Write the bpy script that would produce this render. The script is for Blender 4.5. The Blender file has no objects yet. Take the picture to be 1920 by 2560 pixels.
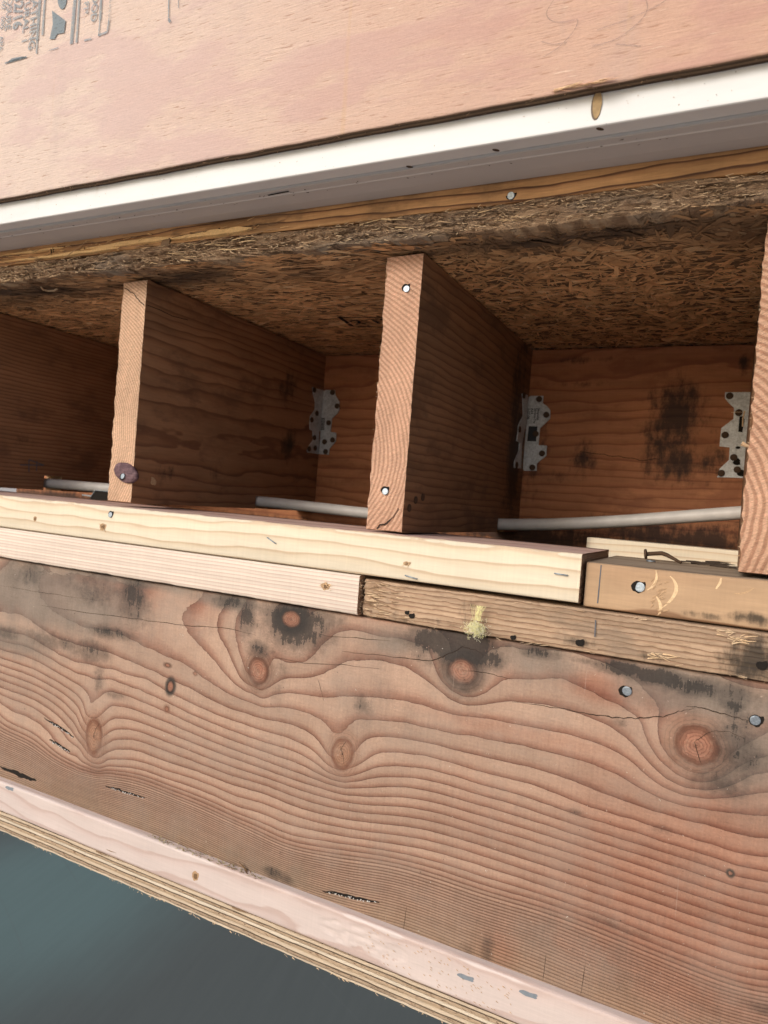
import bpy, math, random
import numpy as np
from mathutils import Matrix, Vector
R = math.radians
random.seed(7); rng = np.random.default_rng(7)
scene = bpy.context.scene
# ---------------------------------------------------------------- camera
F = 1753.84; D = 0.60553
CM = np.array([[0.891525, 0.446136, 0.0784], [0.076367, 0.022568, -0.996824], [-0.446488, 0.894681, -0.01395]])
cd = bpy.data.cameras.new("camera"); cam = bpy.data.objects.new("camera", cd); scene.collection.objects.link(cam)
cd.sensor_fit = 'VERTICAL'; cd.sensor_height = 36; cd.lens = F / 2560 * 36
cd.clip_start = .01; cd.clip_end = 400
m = Matrix.Identity(4)
for i in range(3):
    m[i][0] = CM[0][i]; m[i][1] = -CM[1][i]; m[i][2] = -CM[2][i]
m[1][3] = -D
cam.matrix_world = m
cd.dof.use_dof = True; cd.dof.focus_distance = .66; cd.dof.aperture_fstop = 9
scene.camera = cam
# ---------------------------------------------------------------- light
SUN_EL, SUN_AZ = 27, (-.42, -.90)
w = bpy.data.worlds.new("World"); scene.world = w; w.use_nodes = True
nt = w.node_tree; nt.nodes.clear()
o = nt.nodes.new('ShaderNodeOutputWorld'); b = nt.nodes.new('ShaderNodeBackground'); sk = nt.nodes.new('ShaderNodeTexSky')
sk.sky_type = 'NISHITA'; sk.sun_disc = False; sk.sun_elevation = R(SUN_EL)
sk.sun_rotation = math.atan2(SUN_AZ[0], SUN_AZ[1]); sk.air_density = 1.0; sk.dust_density = 3.0; sk.ozone_density = .8
nt.links.new(sk.outputs[0], b.inputs[0]); nt.links.new(b.outputs[0], o.inputs[0]); b.inputs[1].default_value = .13
sl = bpy.data.lights.new("sun", 'SUN'); so = bpy.data.objects.new("sun", sl); scene.collection.objects.link(so)
sl.energy = 1.3; sl.angle = R(22); sl.color = (1, .995, .985)
hd = Vector((SUN_AZ[0], SUN_AZ[1], 0)).normalized() * math.cos(R(SUN_EL)); hd.z = math.sin(R(SUN_EL))
so.rotation_euler = hd.to_track_quat('Z', 'Y').to_euler()
scene.view_settings.view_transform = 'Standard'; scene.view_settings.look = 'None'
scene.view_settings.exposure = 0.24; scene.view_settings.gamma = 1
# ---------------------------------------------------------------- pixel measurements -> points on real planes
def ray(px, py): return CM.T @ np.array([(px - 960) / F, (py - 1280) / F, 1.])
def at(px, py, Y): v = ray(px, py); v = v * ((Y + D) / v[1]); return (v[0], Y, v[2])
def atz(px, py, Z): v = ray(px, py); v = v * (Z / v[2]); return (v[0], v[1] - D, Z)
def atx(px, py, X): v = ray(px, py); v = v * (X / v[0]); return (X, v[1] - D, v[2])
# ---------------------------------------------------------------- shader helpers
class S:
    def __init__(s, g, k): s.g = g; s.k = k
    def _m(s, op, *a, clamp=False):
        n = s.g.nt.nodes.new('ShaderNodeMath'); n.operation = op; n.use_clamp = clamp
        for i, v in enumerate((s,) + a): s.g.put(v, n.inputs[i])
        return S(s.g, n.outputs[0])
    def __add__(s, o): return s._m('ADD', o)
    __radd__ = __add__
    def __sub__(s, o): return s._m('SUBTRACT', o)
    def __rsub__(s, o): return (s * -1.) + o
    def __mul__(s, o): return s._m('MULTIPLY', o)
    __rmul__ = __mul__
    def __truediv__(s, o): return s._m('DIVIDE', o)
    def frac(s): return s._m('FRACT')
    def floor(s): return s._m('FLOOR')
    def abs(s): return s._m('ABSOLUTE')
    def sqrt(s): return s._m('SQRT')
    def pow(s, e): return s._m('POWER', e)
    def min(s, o): return s._m('MINIMUM', o)
    def max(s, o): return s._m('MAXIMUM', o)
    def gt(s, o): return s._m('GREATER_THAN', o)
    def clamp(s): return s._m('ADD', 0., clamp=True)
class G:
    def __init__(g, name):
        g.mat = bpy.data.materials.new(name); g.mat.use_nodes = True; g.nt = g.mat.node_tree; g.nt.nodes.clear()
    def put(g, v, sock):
        if isinstance(v, S): g.nt.links.new(v.k, sock)
        elif isinstance(v, (tuple, list)) and sock.type == 'RGBA': sock.default_value = (*v[:3], 1)
        else: sock.default_value = v
    def pos(g):
        n = g.nt.nodes.new('ShaderNodeNewGeometry'); return S(g, n.outputs['Position'])
    def xyz(g, v=None):
        n = g.nt.nodes.new('ShaderNodeSeparateXYZ'); g.put(v or g.pos(), n.inputs[0]); return [S(g, n.outputs[i]) for i in range(3)]
    def comb(g, x, y, z):
        n = g.nt.nodes.new('ShaderNodeCombineXYZ')
        for i, v in enumerate((x, y, z)): g.put(v, n.inputs[i])
        return S(g, n.outputs[0])
    def attr(g, name, col=False):
        n = g.nt.nodes.new('ShaderNodeAttribute'); n.attribute_name = name; return S(g, n.outputs['Color' if col else 'Fac'])
    def noise(g, vec, scale=1., detail=3., rough=.55, dist=0.):
        n = g.nt.nodes.new('ShaderNodeTexNoise'); g.put(vec, n.inputs['Vector']); n.inputs['Scale'].default_value = scale
        n.inputs['Detail'].default_value = detail; n.inputs['Roughness'].default_value = rough; n.inputs['Distortion'].default_value = dist
        return S(g, n.outputs[0])
    def vor(g, vec, scale=1., out='Distance'):
        n = g.nt.nodes.new('ShaderNodeTexVoronoi'); g.put(vec, n.inputs['Vector']); n.inputs['Scale'].default_value = scale
        return S(g, n.outputs[out])
    def white(g, v):
        n = g.nt.nodes.new('ShaderNodeTexWhiteNoise'); n.noise_dimensions = '1D'; g.put(v, n.inputs['W']); return S(g, n.outputs[0])
    def ss(g, x, a, b):
        n = g.nt.nodes.new('ShaderNodeMapRange'); n.interpolation_type = 'SMOOTHSTEP'; g.put(x, n.inputs[0])
        n.inputs[1].default_value = a; n.inputs[2].default_value = b; return S(g, n.outputs[0])
    def ramp(g, f, stops, interp='LINEAR'):
        n = g.nt.nodes.new('ShaderNodeValToRGB'); g.put(f, n.inputs[0]); cr = n.color_ramp; cr.interpolation = interp
        while len(cr.elements) < len(stops): cr.elements.new(.5)
        for e, (p, c) in zip(cr.elements, stops):
            e.position = p
        for e, (p, c) in zip(cr.elements, stops):
            e.color = (*c, 1) if isinstance(c, tuple) else (c, c, c, 1)
        return S(g, n.outputs[0])
    def mix(g, f, a, b, blend='MIX'):
        n = g.nt.nodes.new('ShaderNodeMix'); n.data_type = 'RGBA'; n.blend_type = blend
        g.put(f, n.inputs[0]); g.put(a, n.inputs[6]); g.put(b, n.inputs[7]); return S(g, n.outputs[2])
    def mul(g, c, f):
        n = g.nt.nodes.new('ShaderNodeVectorMath'); n.operation = 'SCALE'; g.put(c, n.inputs[0]); g.put(f, n.inputs['Scale']); return S(g, n.outputs[0])
    def out(g, col, rough=.8, h=None, bs=.5, bd=.001, spec=.3, metal=0., alpha=None, trans=None):
        p = g.nt.nodes.new('ShaderNodeBsdfPrincipled'); q = g.nt.nodes.new('ShaderNodeOutputMaterial')
        g.put(col, p.inputs['Base Color']); g.put(rough, p.inputs['Roughness']); g.put(metal, p.inputs['Metallic'])
        g.put(spec, p.inputs['Specular IOR Level'])
        if alpha is not None: g.put(alpha, p.inputs['Alpha'])
        if trans: g.put(trans, p.inputs['Subsurface Weight']); p.inputs['Subsurface Scale'].default_value = .004
        if h is not None:
            bnode = g.nt.nodes.new('ShaderNodeBump'); bnode.inputs['Strength'].default_value = bs; bnode.inputs['Distance'].default_value = bd
            g.put(h, bnode.inputs['Height']); g.nt.links.new(bnode.outputs[0], p.inputs['Normal'])
        g.nt.links.new(p.outputs[0], q.inputs[0]); return g.mat
def simple(name, col, rough=.6, metal=0., spec=.3, var=.25, sc=400.):
    g = G(name); n = g.noise(g.pos(), sc, 3)
    return g.out(g.mul(col, n * (2 * var) + (1 - var)), rough, n, .3, .0005, spec, metal)
# ---------------------------------------------------------------- numpy noise
def vnoise(x, y, seed=0):
    x = np.asarray(x, float); y = np.asarray(y, float); xi = np.floor(x).astype(np.int64); yi = np.floor(y).astype(np.int64)
    fx = x - xi; fy = y - yi; fx = fx * fx * (3 - 2 * fx); fy = fy * fy * (3 - 2 * fy)
    def hsh(a, b):
        h = (a * 374761393 + b * 668265263 + seed * 974634777) & 0xffffffff
        h = ((h ^ (h >> 13)) * 1274126177) & 0xffffffff; h = h ^ (h >> 16); return (h & 0xffff) / 65535.
    return (hsh(xi, yi) * (1 - fx) + hsh(xi + 1, yi) * fx) * (1 - fy) + (hsh(xi, yi + 1) * (1 - fx) + hsh(xi + 1, yi + 1) * fx) * fy
def fbm(x, y, seed=0, o=4):
    s = 0; a = .5
    for k in range(o): s = s + a * (vnoise(x * 2 ** k, y * 2 ** k, seed + k) - .5) * 2; a *= .5
    return s
# ---------------------------------------------------------------- object helpers
def link(o): scene.collection.objects.link(o); return o
def tag(o, label=None, cat=None, group=None, kind=None):
    if label: o['label'] = label
    if cat: o['category'] = cat
    if group: o['group'] = group
    if kind: o['kind'] = kind
    return o
def empty(name, loc, label, cat, group=None):
    o = bpy.data.objects.new(name, None); o.empty_display_size = .02; link(o); o.location = loc
    return tag(o, label, cat, group)
def mesh(name, v, f, mats, parent=None, mi=None, smooth=False, attrs=None, cols=None):
    me = bpy.data.meshes.new(name); v = np.asarray(v, float)
    off = np.array(parent.location) if parent is not None else (v.min(0) + v.max(0)) / 2
    if parent is not None and parent.parent is not None:
        off = off + np.array(parent.parent.location)
    me.from_pydata((v - off).tolist(), [], f)
    for m_ in (mats if isinstance(mats, (list, tuple)) else [mats]): me.materials.append(m_)
    if mi is not None: me.polygons.foreach_set('material_index', np.asarray(mi, np.int32))
    if smooth: me.polygons.foreach_set('use_smooth', np.ones(len(me.polygons), bool))
    for k, a in (attrs or {}).items():
        at_ = me.attributes.new(k, 'FLOAT', 'POINT'); at_.data.foreach_set('value', np.asarray(a, np.float32))
    if cols is not None:
        ca = me.attributes.new('col', 'FLOAT_COLOR', 'POINT'); ca.data.foreach_set('color', np.c_[cols, np.ones(len(cols))].astype(np.float32).ravel())
    me.update(); me.validate()
    o = bpy.data.objects.new(name, me); link(o)
    if parent is not None: o.parent = parent
    else: o.location = off
    return o
def part_of(o, *a, **k): ...
class MB:
    def __init__(s): s.v = []; s.f = []; s.mi = []
    def add(s, v, f, m=0):
        n = len(s.v); s.v += [tuple(p) for p in v]; s.f += [tuple(i + n for i in q) for q in f]; s.mi += [m] * len(f)
    def needle(s, a, b, w, m=0, tip=.25):
        a = Vector(a); b = Vector(b); d = (b - a).normalized(); u = d.orthogonal().normalized(); t = d.cross(u)
        ang = random.random() * 6; P = []
        for c, ww in ((a, w), ((a * .5 + b * .5) + u * (b - a).length * random.uniform(-.06, .06), w * .8), (b, w * tip)):
            for k in range(4):
                th = ang + k * math.pi / 2; P.append(c + (u * math.cos(th) + t * math.sin(th) * .5) * ww)
        F = [(k, (k + 1) % 4, 4 + (k + 1) % 4, 4 + k) for k in range(4)] + [(4 + k, 4 + (k + 1) % 4, 8 + (k + 1) % 4, 8 + k) for k in range(4)]
        s.add(P, F + [(3, 2, 1, 0), (8, 9, 10, 11)], m)
    def disc(s, c, n, r, h, m=0, seg=16, ry=None, rough=0.):
        c = Vector(c); n = Vector(n).normalized(); u = n.orthogonal().normalized()
        if abs(n.y) > .9: u = Vector((1, 0, 0)) - n * n.x; u.normalize()
        t = n.cross(u); ry = ry or r; P = []
        for k, (q, z) in enumerate(((1, 0), (1, h * .85), (.9, h), (.3, h * 1.02))):
            for i in range(seg):
                th = i / seg * 2 * math.pi; jj = 1 + rough * (vnoise(i * .9, 3.1, 5) - .5) * 2
                P.append(c + u * math.cos(th) * r * q * jj + t * math.sin(th) * ry * q * jj + n * z)
        F = []
        for k in range(3):
            F += [(k * seg + i, k * seg + (i + 1) % seg, (k + 1) * seg + (i + 1) % seg, (k + 1) * seg + i) for i in range(seg)]
        F.append(tuple(3 * seg + i for i in range(seg))); s.add(P, F, m)
    def prism(s, pts, n, h, m=0):
        n = Vector(n).normalized() * h; N = len(pts); P = [Vector(p) for p in pts] + [Vector(p) + n for p in pts]
        F = [tuple(range(N))[::-1], tuple(range(N, 2 * N))] + [(i, (i + 1) % N, N + (i + 1) % N, N + i) for i in range(N)]
        s.add(P, F, m)
    def tube(s, pts, r, seg=14, m=0):
        pts = [Vector(p) for p in pts]; P = []
        for i, p in enumerate(pts):
            d = (pts[min(i + 1, len(pts) - 1)] - pts[max(i - 1, 0)]).normalized(); u = d.cross(Vector((0, 0, 1)))
            if u.length < .1: u = d.cross(Vector((0, 1, 0)))
            u.normalize(); t = d.cross(u); rr = r[i] if isinstance(r, (list, tuple)) else r
            for k in range(seg): th = k / seg * 2 * math.pi; P.append(p + u * math.cos(th) * rr + t * math.sin(th) * rr)
        F = [(i * seg + k, i * seg + (k + 1) % seg, (i + 1) * seg + (k + 1) % seg, (i + 1) * seg + k) for i in range(len(pts) - 1) for k in range(seg)]
        F += [tuple(range(seg))[::-1], tuple((len(pts) - 1) * seg + k for k in range(seg))]; s.add(P, F, m)
    def strip(s, pts, w, n=(0, -1, 0), m=0, h=.0002):
        n = Vector(n); pts = [Vector(p) for p in pts]; P = []
        for i, p in enumerate(pts):
            d = (pts[min(i + 1, len(pts) - 1)] - pts[max(i - 1, 0)]).normalized(); u = d.cross(n).normalized()
            ww = (w[i] if isinstance(w, (list, tuple)) else w) / 2
            P += [p + u * ww + n * h, p - u * ww + n * h]
        s.add(P, [(2 * i, 2 * i + 1, 2 * i + 3, 2 * i + 2) for i in range(len(pts) - 1)], m)
    def build(s, name, mats, parent=None, smooth=False, **k):
        return mesh(name, s.v, s.f, mats, parent, s.mi, smooth, **k)
def rrect(y0, y1, z0, z1, r, nz, ny=3):
    p = []
    for a in (0, 30, 60, 90): p.append((y0 + r - r * math.sin(R(a)), z0 + r - r * math.cos(R(a))))
    for i in range(1, nz): p.append((y0, z0 + r + (z1 - z0 - 2 * r) * i / nz))
    for a in (90, 60, 30, 0): p.append((y0 + r - r * math.sin(R(a)), z1 - r + r * math.cos(R(a))))
    for i in range(1, ny): p.append((y0 + r + (y1 - y0 - r) * i / ny, z1))
    p += [(y1, z1), (y1, z0)]
    return p
def sweep(name, prof, xs, mats, parent=None, disp=None, attrs=None, smooth=True, axis='x', capm=0, fm=None):
    prof = np.array(prof); xs = np.array(xs); n = len(prof); k = len(xs)
    X = np.repeat(xs, n); Y = np.tile(prof[:, 0], k); Z = np.tile(prof[:, 1], k); I = np.tile(np.arange(n), k)
    if disp is not None: X, Y, Z = disp(X, Y, Z, I)
    A = attrs(X, Y, Z) if attrs else None
    f = []; mi = []
    for i in range(k - 1):
        a = i * n
        for j in range(n):
            j2 = (j + 1) % n; f.append((a + j2, a + n + j2, a + n + j, a + j)); mi.append(fm[j] if fm else 0)
    f.append(tuple(range(n))); f.append(tuple((k - 1) * n + j for j in range(n))[::-1]); mi += [capm, capm]
    v = np.c_[X, Y, Z]
    o = mesh(name, v, f, mats, parent, mi, False, A)
    if smooth:
        sm = np.ones(len(f), bool); sm[-2:] = False
        o.data.polygons.foreach_set('use_smooth', sm)
    return o
def blobs(X, Z, L, Y):
    s = np.zeros_like(X)
    for (px, py, rx, ry, st) in L:
        c = at(px, py, Y); dx = at(px + rx, py, Y)[0] - c[0]; dz = c[2] - at(px, py + ry, Y)[2]
        s = np.maximum(s, st * np.exp(-(((X - c[0]) / dx) ** 2 + ((Z - c[2]) / dz) ** 2) * .62))
    return s
# ---------------------------------------------------------------- generic lumber material
def ringcol(g, ph, early, mid, late, w=.08):
    f = ph.frac()
    return g.ramp(f, [(0., late), (.05, early), (.45, early), (.8, mid), (1 - w, late), (1., late)])
def lumber(name, early, mid, late, cen, sp, wob=2., axis='x', seed=0., scr=.5, rough=.7, mold=False, stain=(.02, .018, .015), fiber=.35, bs=.5, dirt=.2, spec=.25, blotch=None):
    g = G(name); x, y, z = g.xyz()
    if axis == 'x': a, b_, l = y, z, x
    elif axis == 'y': a, b_, l = x, z, y
    wv = g.comb(l * 3. + seed, a * 14., b_ * 14.)
    n1 = g.noise(wv, 1., 3, .5)
    n2 = g.noise(g.comb(l * 18. + seed, a * 60., b_ * 60.), 1., 2, .5)
    da = a - cen[0]; db = b_ - cen[1]
    ph = (da * da + db * db).sqrt() * (1. / sp) + n1 * wob + n2 * (wob * .18)
    col = ringcol(g, ph, early, mid, late)
    rv = g.white(ph.floor())
    col = g.mul(col, rv * .16 + .92)
    fb = g.noise(g.comb(l * 22. + seed, a * 420., b_ * 420.), 1., 4, .78)
    col = g.mul(col, fb * fiber * 2 + (1 - fiber))
    big = g.noise(g.comb(l * 9. + seed * 2, a * 30., b_ * 30.), 1., 4, .6)
    col = g.mul(col, big * dirt * 2 + (1 - dirt))
    if blotch:
        bn = g.ss(g.noise(g.comb(l * 14 + seed * 3, a * 26., b_ * 26.), 1., 5, .65), .5, .68)
        col = g.mix(bn * .6, col, blotch)
    sc = g.noise(g.comb(l * 380., a * 12. + seed, b_ * 12.), 1., 3, .7)
    col = g.mul(col, sc * scr * .3 + (1 - scr * .15))
    if mold:
        mm = g.attr('mold'); nn = g.noise(g.comb(l * 120., a * 60., b_ * 45.), 1., 5, .7)
        k = g.ss(mm + ((nn - .5) * 1.5 + (g.noise(g.comb(l * 30., a * 40., b_ * 40.), 1., 5, .7) - .5) * 1.3) * g.ss(mm, .0, .3), .18, .95)
        col = g.mix(k * .86, col, stain)
    h = ph.frac() * .4 + fb * .6 + sc * .3
    return g.out(col, rough, h, bs, .0007, spec)
def endgrain(name, early, late, cx, cz, sp, seed=0.):
    g = G(name); x, y, z = g.xyz()
    n1 = g.noise(g.comb(x * 22. + seed, z * 22., seed), 1., 2, .5)
    dx = x - cx; dz = z - cz
    ph = (dx * dx + dz * dz).sqrt() * (1. / sp) + n1 * 2.2
    f = ph.frac()
    late = tuple(a * .3 + b_ * .7 for a, b_ in zip(early, late)); mid = tuple((a * .55 + b_ * .45) for a, b_ in zip(early, late))
    col = g.ramp(f, [(0., mid), (.1, early), (.45, early), (.66, late), (.94, late), (1., mid)])
    saw = g.noise(g.comb(x * 60. + z * 90. + seed, z * 900. - x * 500., seed), 1., 2, .6)
    pit = g.noise(g.comb(x * 480., z * 480., seed), 1., 4, .8)
    big = g.noise(g.comb(x * 40., z * 14., seed + 3.), 1., 3, .6)
    col = g.mul(col, saw * .7 + .65); col = g.mul(col, pit * 1.1 + .46); col = g.mul(col, big * .7 + .66)
    return g.out(col, .85, saw * .9 + pit * 1.2 + f * .4, 1., .0018, .15)
# ---------------------------------------------------------------- setting: ground and the garage floor seen under the header
g = G('ground_concrete'); n = g.noise(g.pos(), 3., 6)
M_ground = g.out(g.mul((.60, .53, .46), n * .5 + .75), .9, n, .4, .004)
GZ = -2.4
mesh('ground', [(-120, -120, GZ), (120, -120, GZ), (120, 120, GZ), (-120, 120, GZ)], [(0, 1, 2, 3)], M_ground)['kind'] = 'structure'
g = G('floor_painted_glow'); x, y, z = g.xyz(); n = g.noise(g.pos(), .8, 3)
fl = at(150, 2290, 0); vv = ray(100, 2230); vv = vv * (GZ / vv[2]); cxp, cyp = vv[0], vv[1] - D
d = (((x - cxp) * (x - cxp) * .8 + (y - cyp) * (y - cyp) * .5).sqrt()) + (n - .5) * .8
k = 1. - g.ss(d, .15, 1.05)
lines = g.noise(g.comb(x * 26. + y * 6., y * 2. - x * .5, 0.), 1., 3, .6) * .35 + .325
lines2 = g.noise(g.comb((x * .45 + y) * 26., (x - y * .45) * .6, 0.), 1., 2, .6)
col = g.mix(k, (.104, .112, .103), (.135, .185, .172)); col = g.mul(col, lines * .5 + .75)  # teal glow painted into the floor colour, fading outwards
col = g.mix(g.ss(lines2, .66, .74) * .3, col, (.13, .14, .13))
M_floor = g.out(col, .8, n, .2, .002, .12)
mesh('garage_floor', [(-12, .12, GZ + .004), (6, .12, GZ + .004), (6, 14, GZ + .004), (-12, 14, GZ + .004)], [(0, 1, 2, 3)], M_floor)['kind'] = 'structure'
# ================================================================ THE BIG BEAM
BY = -.012
T = {1: (0, 1380), 2: (640, 1440), 3: (1280, 1560), 4: (0, 1880), 5: (640, 1940), 6: (1280, 2040)}
TR = [
(0,3,[(850,420),(900,490),(960,560),(945,640),(940,720),(970,800),(1020,870),(1120,950),(1250,985)]),
(1,3,[(330,350),(440,410),(560,470),(680,530),(800,590),(850,660),(880,750),(930,840),(1010,920),(1100,985),(1250,1020),(1350,1000),(1450,940)]),
(2,3,[(0,500),(150,520),(350,555),(500,600),(620,660),(720,730),(820,820),(900,920),(1000,1010),(1100,1060),(1250,1080),(1400,1050),(1550,980),(1659,960)]),
(3,3,[(0,650),(200,680),(450,740),(600,790),(700,840),(800,910),(920,1010),(1050,1080),(1200,1115),(1350,1125),(1500,1110),(1659,1090)]),
(4,3,[(0,775),(200,820),(400,870),(600,940),(800,1050),(950,1130),(1100,1180),(1300,1215),(1500,1235),(1659,1245)]),
(5,3,[(0,905),(200,950),(400,1020),(600,1100),(800,1170),(1000,1230),(1250,1290),(1420,1348)]),
(6,3,[(0,1010),(200,1065),(350,1130),(500,1190),(700,1250),(900,1310),(1030,1348)]),
(7,3,[(0,1095),(200,1160),(400,1230),(600,1290),(800,1348)]),
(8,3,[(0,1165),(200,1235),(400,1300),(550,1348)]),
(1,2,[(1560,710),(1480,770),(1400,795),(1330,785),(1250,745),(1200,690),(1170,630),(1150,560),(1120,480),(1050,435),(950,405),(850,400),(760,380),(650,355),(560,360),(450,430),(380,500),(300,560),(200,560),(120,520)]),
(2,2,[(1500,825),(1400,832),(1300,805),(1220,750),(1150,700),(1050,640),(930,580),(800,548),(700,545),(600,560),(500,600),(420,640),(300,660),(180,665),(100,720),(30,755)]),
(3,2,[(1400,910),(1150,865),(1000,820),(850,795),(700,785),(500,785),(350,775),(200,760),(100,765),(0,770)]),
(4,2,[(1500,1060),(1300,1030),(1100,985),(900,945),(750,935),(670,925)]),
(4,2,[(0,830),(150,850),(300,880),(400,920),(460,965),(485,1020)]),
(5,2,[(1500,1180),(1300,1130),(1100,1080),(900,1050),(780,1045),(710,1065)]),
(5,2,[(0,915),(150,945),(250,970),(350,1020),(420,1080),(455,1150)]),
(6,2,[(1500,1280),(1300,1220),(1100,1165),(950,1145),(830,1140),(750,1165),(700,1205)]),
(6,2,[(0,990),(150,1030),(300,1090),(400,1160),(480,1240)]),
(7,2,[(1400,1335),(1200,1277),(1000,1240),(850,1235),(750,1250),(650,1290),(560,1310),(480,1280),(400,1220),(300,1160),(150,1105),(0,1060)]),
(8,5,[(1659,180),(1500,140),(1300,75),(1100,25),(950,8),(830,5),(750,10),(650,35),(550,35),(450,10),(380,-20)]),
(9,5,[(1659,245),(1500,200),(1300,145),(1100,90),(950,65),(850,65),(750,70),(620,75),(500,60),(400,25),(300,-15)]),
(10,5,[(1659,320),(1450,260),(1250,195),(1050,150),(900,140),(750,140),(600,130),(450,95),(300,50),(150,0)]),
(11,5,[(1659,385),(1500,345),(1300,275),(1100,220),(900,190),(700,190),(500,160),(350,110),(200,60)]),
(12,5,[(1659,450),(1450,380),(1250,320),(1050,270),(850,250),(650,235),(500,215),(350,170),(150,90)]),
(13,5,[(1659,515),(1450,450),(1250,390),(1050,340),(850,310),(650,290),(480,265),(300,220),(150,160),(0,90)]),
(14,5,[(1659,580),(1450,510),(1250,450),(1050,400),(850,375),(650,355),(450,320),(300,275),(150,225),(0,150)]),
(15,5,[(1659,640),(1450,580),(1250,510),(1050,460),(850,430),(650,400),(450,370),(300,335),(150,290),(0,215)]),
(16,5,[(1659,700),(1450,640),(1250,575),(1050,520),(850,480),(650,450),(450,410),(300,395),(150,350),(0,270)]),
(17,5,[(1659,775),(1450,710),(1250,640),(1050,580),(850,530),(650,510),(450,480),(300,455),(150,420),(0,330)]),
(30,5,[(0,520),(250,630),(450,685),(850,765),(1200,880),(1659,1040)]),
(43,5,[(0,700),(400,880),(850,1010),(1659,1345)]),
(5,6,[(1420,104),(1659,150)]),(6,6,[(1200,165),(1400,225),(1659,265)]),(7,6,[(800,104),(1000,175),(1200,240),(1400,300),(1659,365)]),
(8,6,[(550,104),(800,180),(1000,240),(1200,300),(1340,345),(1450,400),(1659,435)]),
(9,6,[(200,50),(500,150),(800,240),(1100,340),(1300,410),(1500,465),(1659,505)]),
(10,6,[(300,150),(600,250),(900,350),(1200,455),(1450,545),(1659,600)]),
(11,6,[(300,215),(600,320),(900,420),(1200,520),(1450,600),(1659,660)]),
(12,6,[(300,280),(600,385),(900,490),(1200,590),(1450,680),(1659,740)]),
(13,6,[(300,350),(600,450),(900,550),(1200,655),(1450,745),(1659,805)]),
(14,6,[(300,415),(900,620),(1659,880)]),(15,6,[(300,480),(900,690),(1659,950)]),
(16,6,[(300,545),(600,640),(900,760),(1200,860),(1450,950),(1659,1035)]),
(17,6,[(300,600),(600,710),(900,840),(1200,950),(1450,1050),(1659,1110)]),
(30,6,[(300,900),(900,1130),(1659,1400)]),(43,6,[(700,1360),(1659,1740)]),
(3,1,[(1300,310),(1200,380),(1185,440),(1230,540),(1350,660),(1450,780),(1560,880),(1640,915)]),
(2,1,[(1500,310),(1430,380),(1405,460),(1430,560),(1480,640),(1530,760),(1600,860)]),
(1,1,[(1580,340),(1540,400),(1520,500),(1545,640),(1590,780)]),
(4,1,[(1550,950),(1450,900),(1370,850),(1310,810),(1260,770),(1170,710),(1050,660),(950,610),(850,560),(750,520),(620,500),(500,465),(400,420),(310,350),(260,270),(240,210),(290,170),(420,150),(560,160),(760,185),(900,225)]),
(5,1,[(1500,1020),(1350,950),(1230,880),(1150,850),(1050,805),(950,760),(850,710),(700,650),(580,620),(450,580),(350,545),(260,490),(180,430),(90,400),(0,390)]),
(6,1,[(1500,1090),(1350,1030),(1200,960),(1030,870),(950,820),(800,790),(680,760),(600,735),(480,715),(380,670),(300,620),(200,560),(100,530),(0,505)]),
(7,1,[(1450,1140),(1250,1060),(1100,985),(950,920),(800,860),(700,820),(560,800),(450,760),(350,700),(250,650),(120,600),(0,575)]),
(8,1,[(0,630),(150,670),(300,740),(420,810),(520,870),(575,930),(570,985)]),(8.25,1,[(1250,1130),(1100,1060),(950,1000),(850,960),(720,920)]),
(9,1,[(0,690),(150,740),(300,810),(420,880),(510,940),(545,1000),(550,1050)]),(9.5,1,[(1200,1190),(1000,1110),(850,1050),(760,1030),(710,1050)]),
(10,1,[(0,740),(150,780),(300,850),(420,920),(500,990),(530,1070)]),(10.7,1,[(1200,1260),(1000,1190),(850,1130),(760,1120),(710,1150)]),
(11,1,[(0,780),(150,830),(300,900),(420,970),(490,1050),(520,1130)]),(11.8,1,[(1050,1260),(900,1200),(800,1190),(730,1210)]),
(12,1,[(0,830),(150,880),(300,950),(400,1020),(470,1090),(510,1170)]),(12.9,1,[(1050,1348),(900,1280),(800,1260),(730,1280)]),
(13,1,[(0,880),(150,930),(280,990),(380,1060),(460,1140),(500,1220)]),(14,1,[(880,1348),(780,1320),(700,1340)]),
(14,1,[(0,925),(150,975),(260,1040),(350,1110),(500,1260)]),(15,1,[(0,965),(150,1030),(250,1090),(350,1170),(500,1300)]),
(17,1,[(0,1130),(150,1190),(300,1300)]),
(15,4,[(1400,265),(1200,190),(1000,130),(850,105),(740,95),(640,112)]),
(17,4,[(1500,430),(1300,335),(1150,275),(1000,215),(850,165),(750,145),(640,145),(500,115),(400,65)]),
(30,4,[(0,15),(200,95),(450,225),(700,290),(950,360),(1200,460),(1450,580)]),
(43,4,[(0,195),(500,375),(900,520),(1300,690),(1600,830)]),
(3.45,1,[(500,280),(700,330),(900,420),(600,420)]),(3.6,1,[(1000,330),(1050,520)]),(4.25,1,[(60,150),(120,80)]),(4.6,1,[(0,280)]),
(.4,2,[(800,310),(300,480),(1000,350),(1560,550)]),(.5,3,[(130,280),(650,380)]),(-.5,3,[(1150,440),(1550,560)]),(.3,3,[(1600,800)]),
]
P3 = []; PV = []
for ph, t, pts in TR:
    for (a, c) in pts:
        q = at(T[t][0] + a * .3858, T[t][1] + c * .3858, BY); P3.append((q[0], q[2])); PV.append(ph)
P3 = np.array(P3); PV = np.array(PV, float); sc_ = 10.
def tps(r2): return .5 * r2 * np.log(r2 + 1e-12)
A_ = P3 * sc_; n_ = len(A_); d2 = ((A_[:, None] - A_[None]) ** 2).sum(-1)
K = tps(d2) + np.eye(n_) * 8e-3; Pm = np.c_[np.ones(n_), A_]
L_ = np.block([[K, Pm], [Pm.T, np.zeros((3, 3))]]); sol = np.linalg.solve(L_, np.r_[PV, 0, 0, 0])
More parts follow.
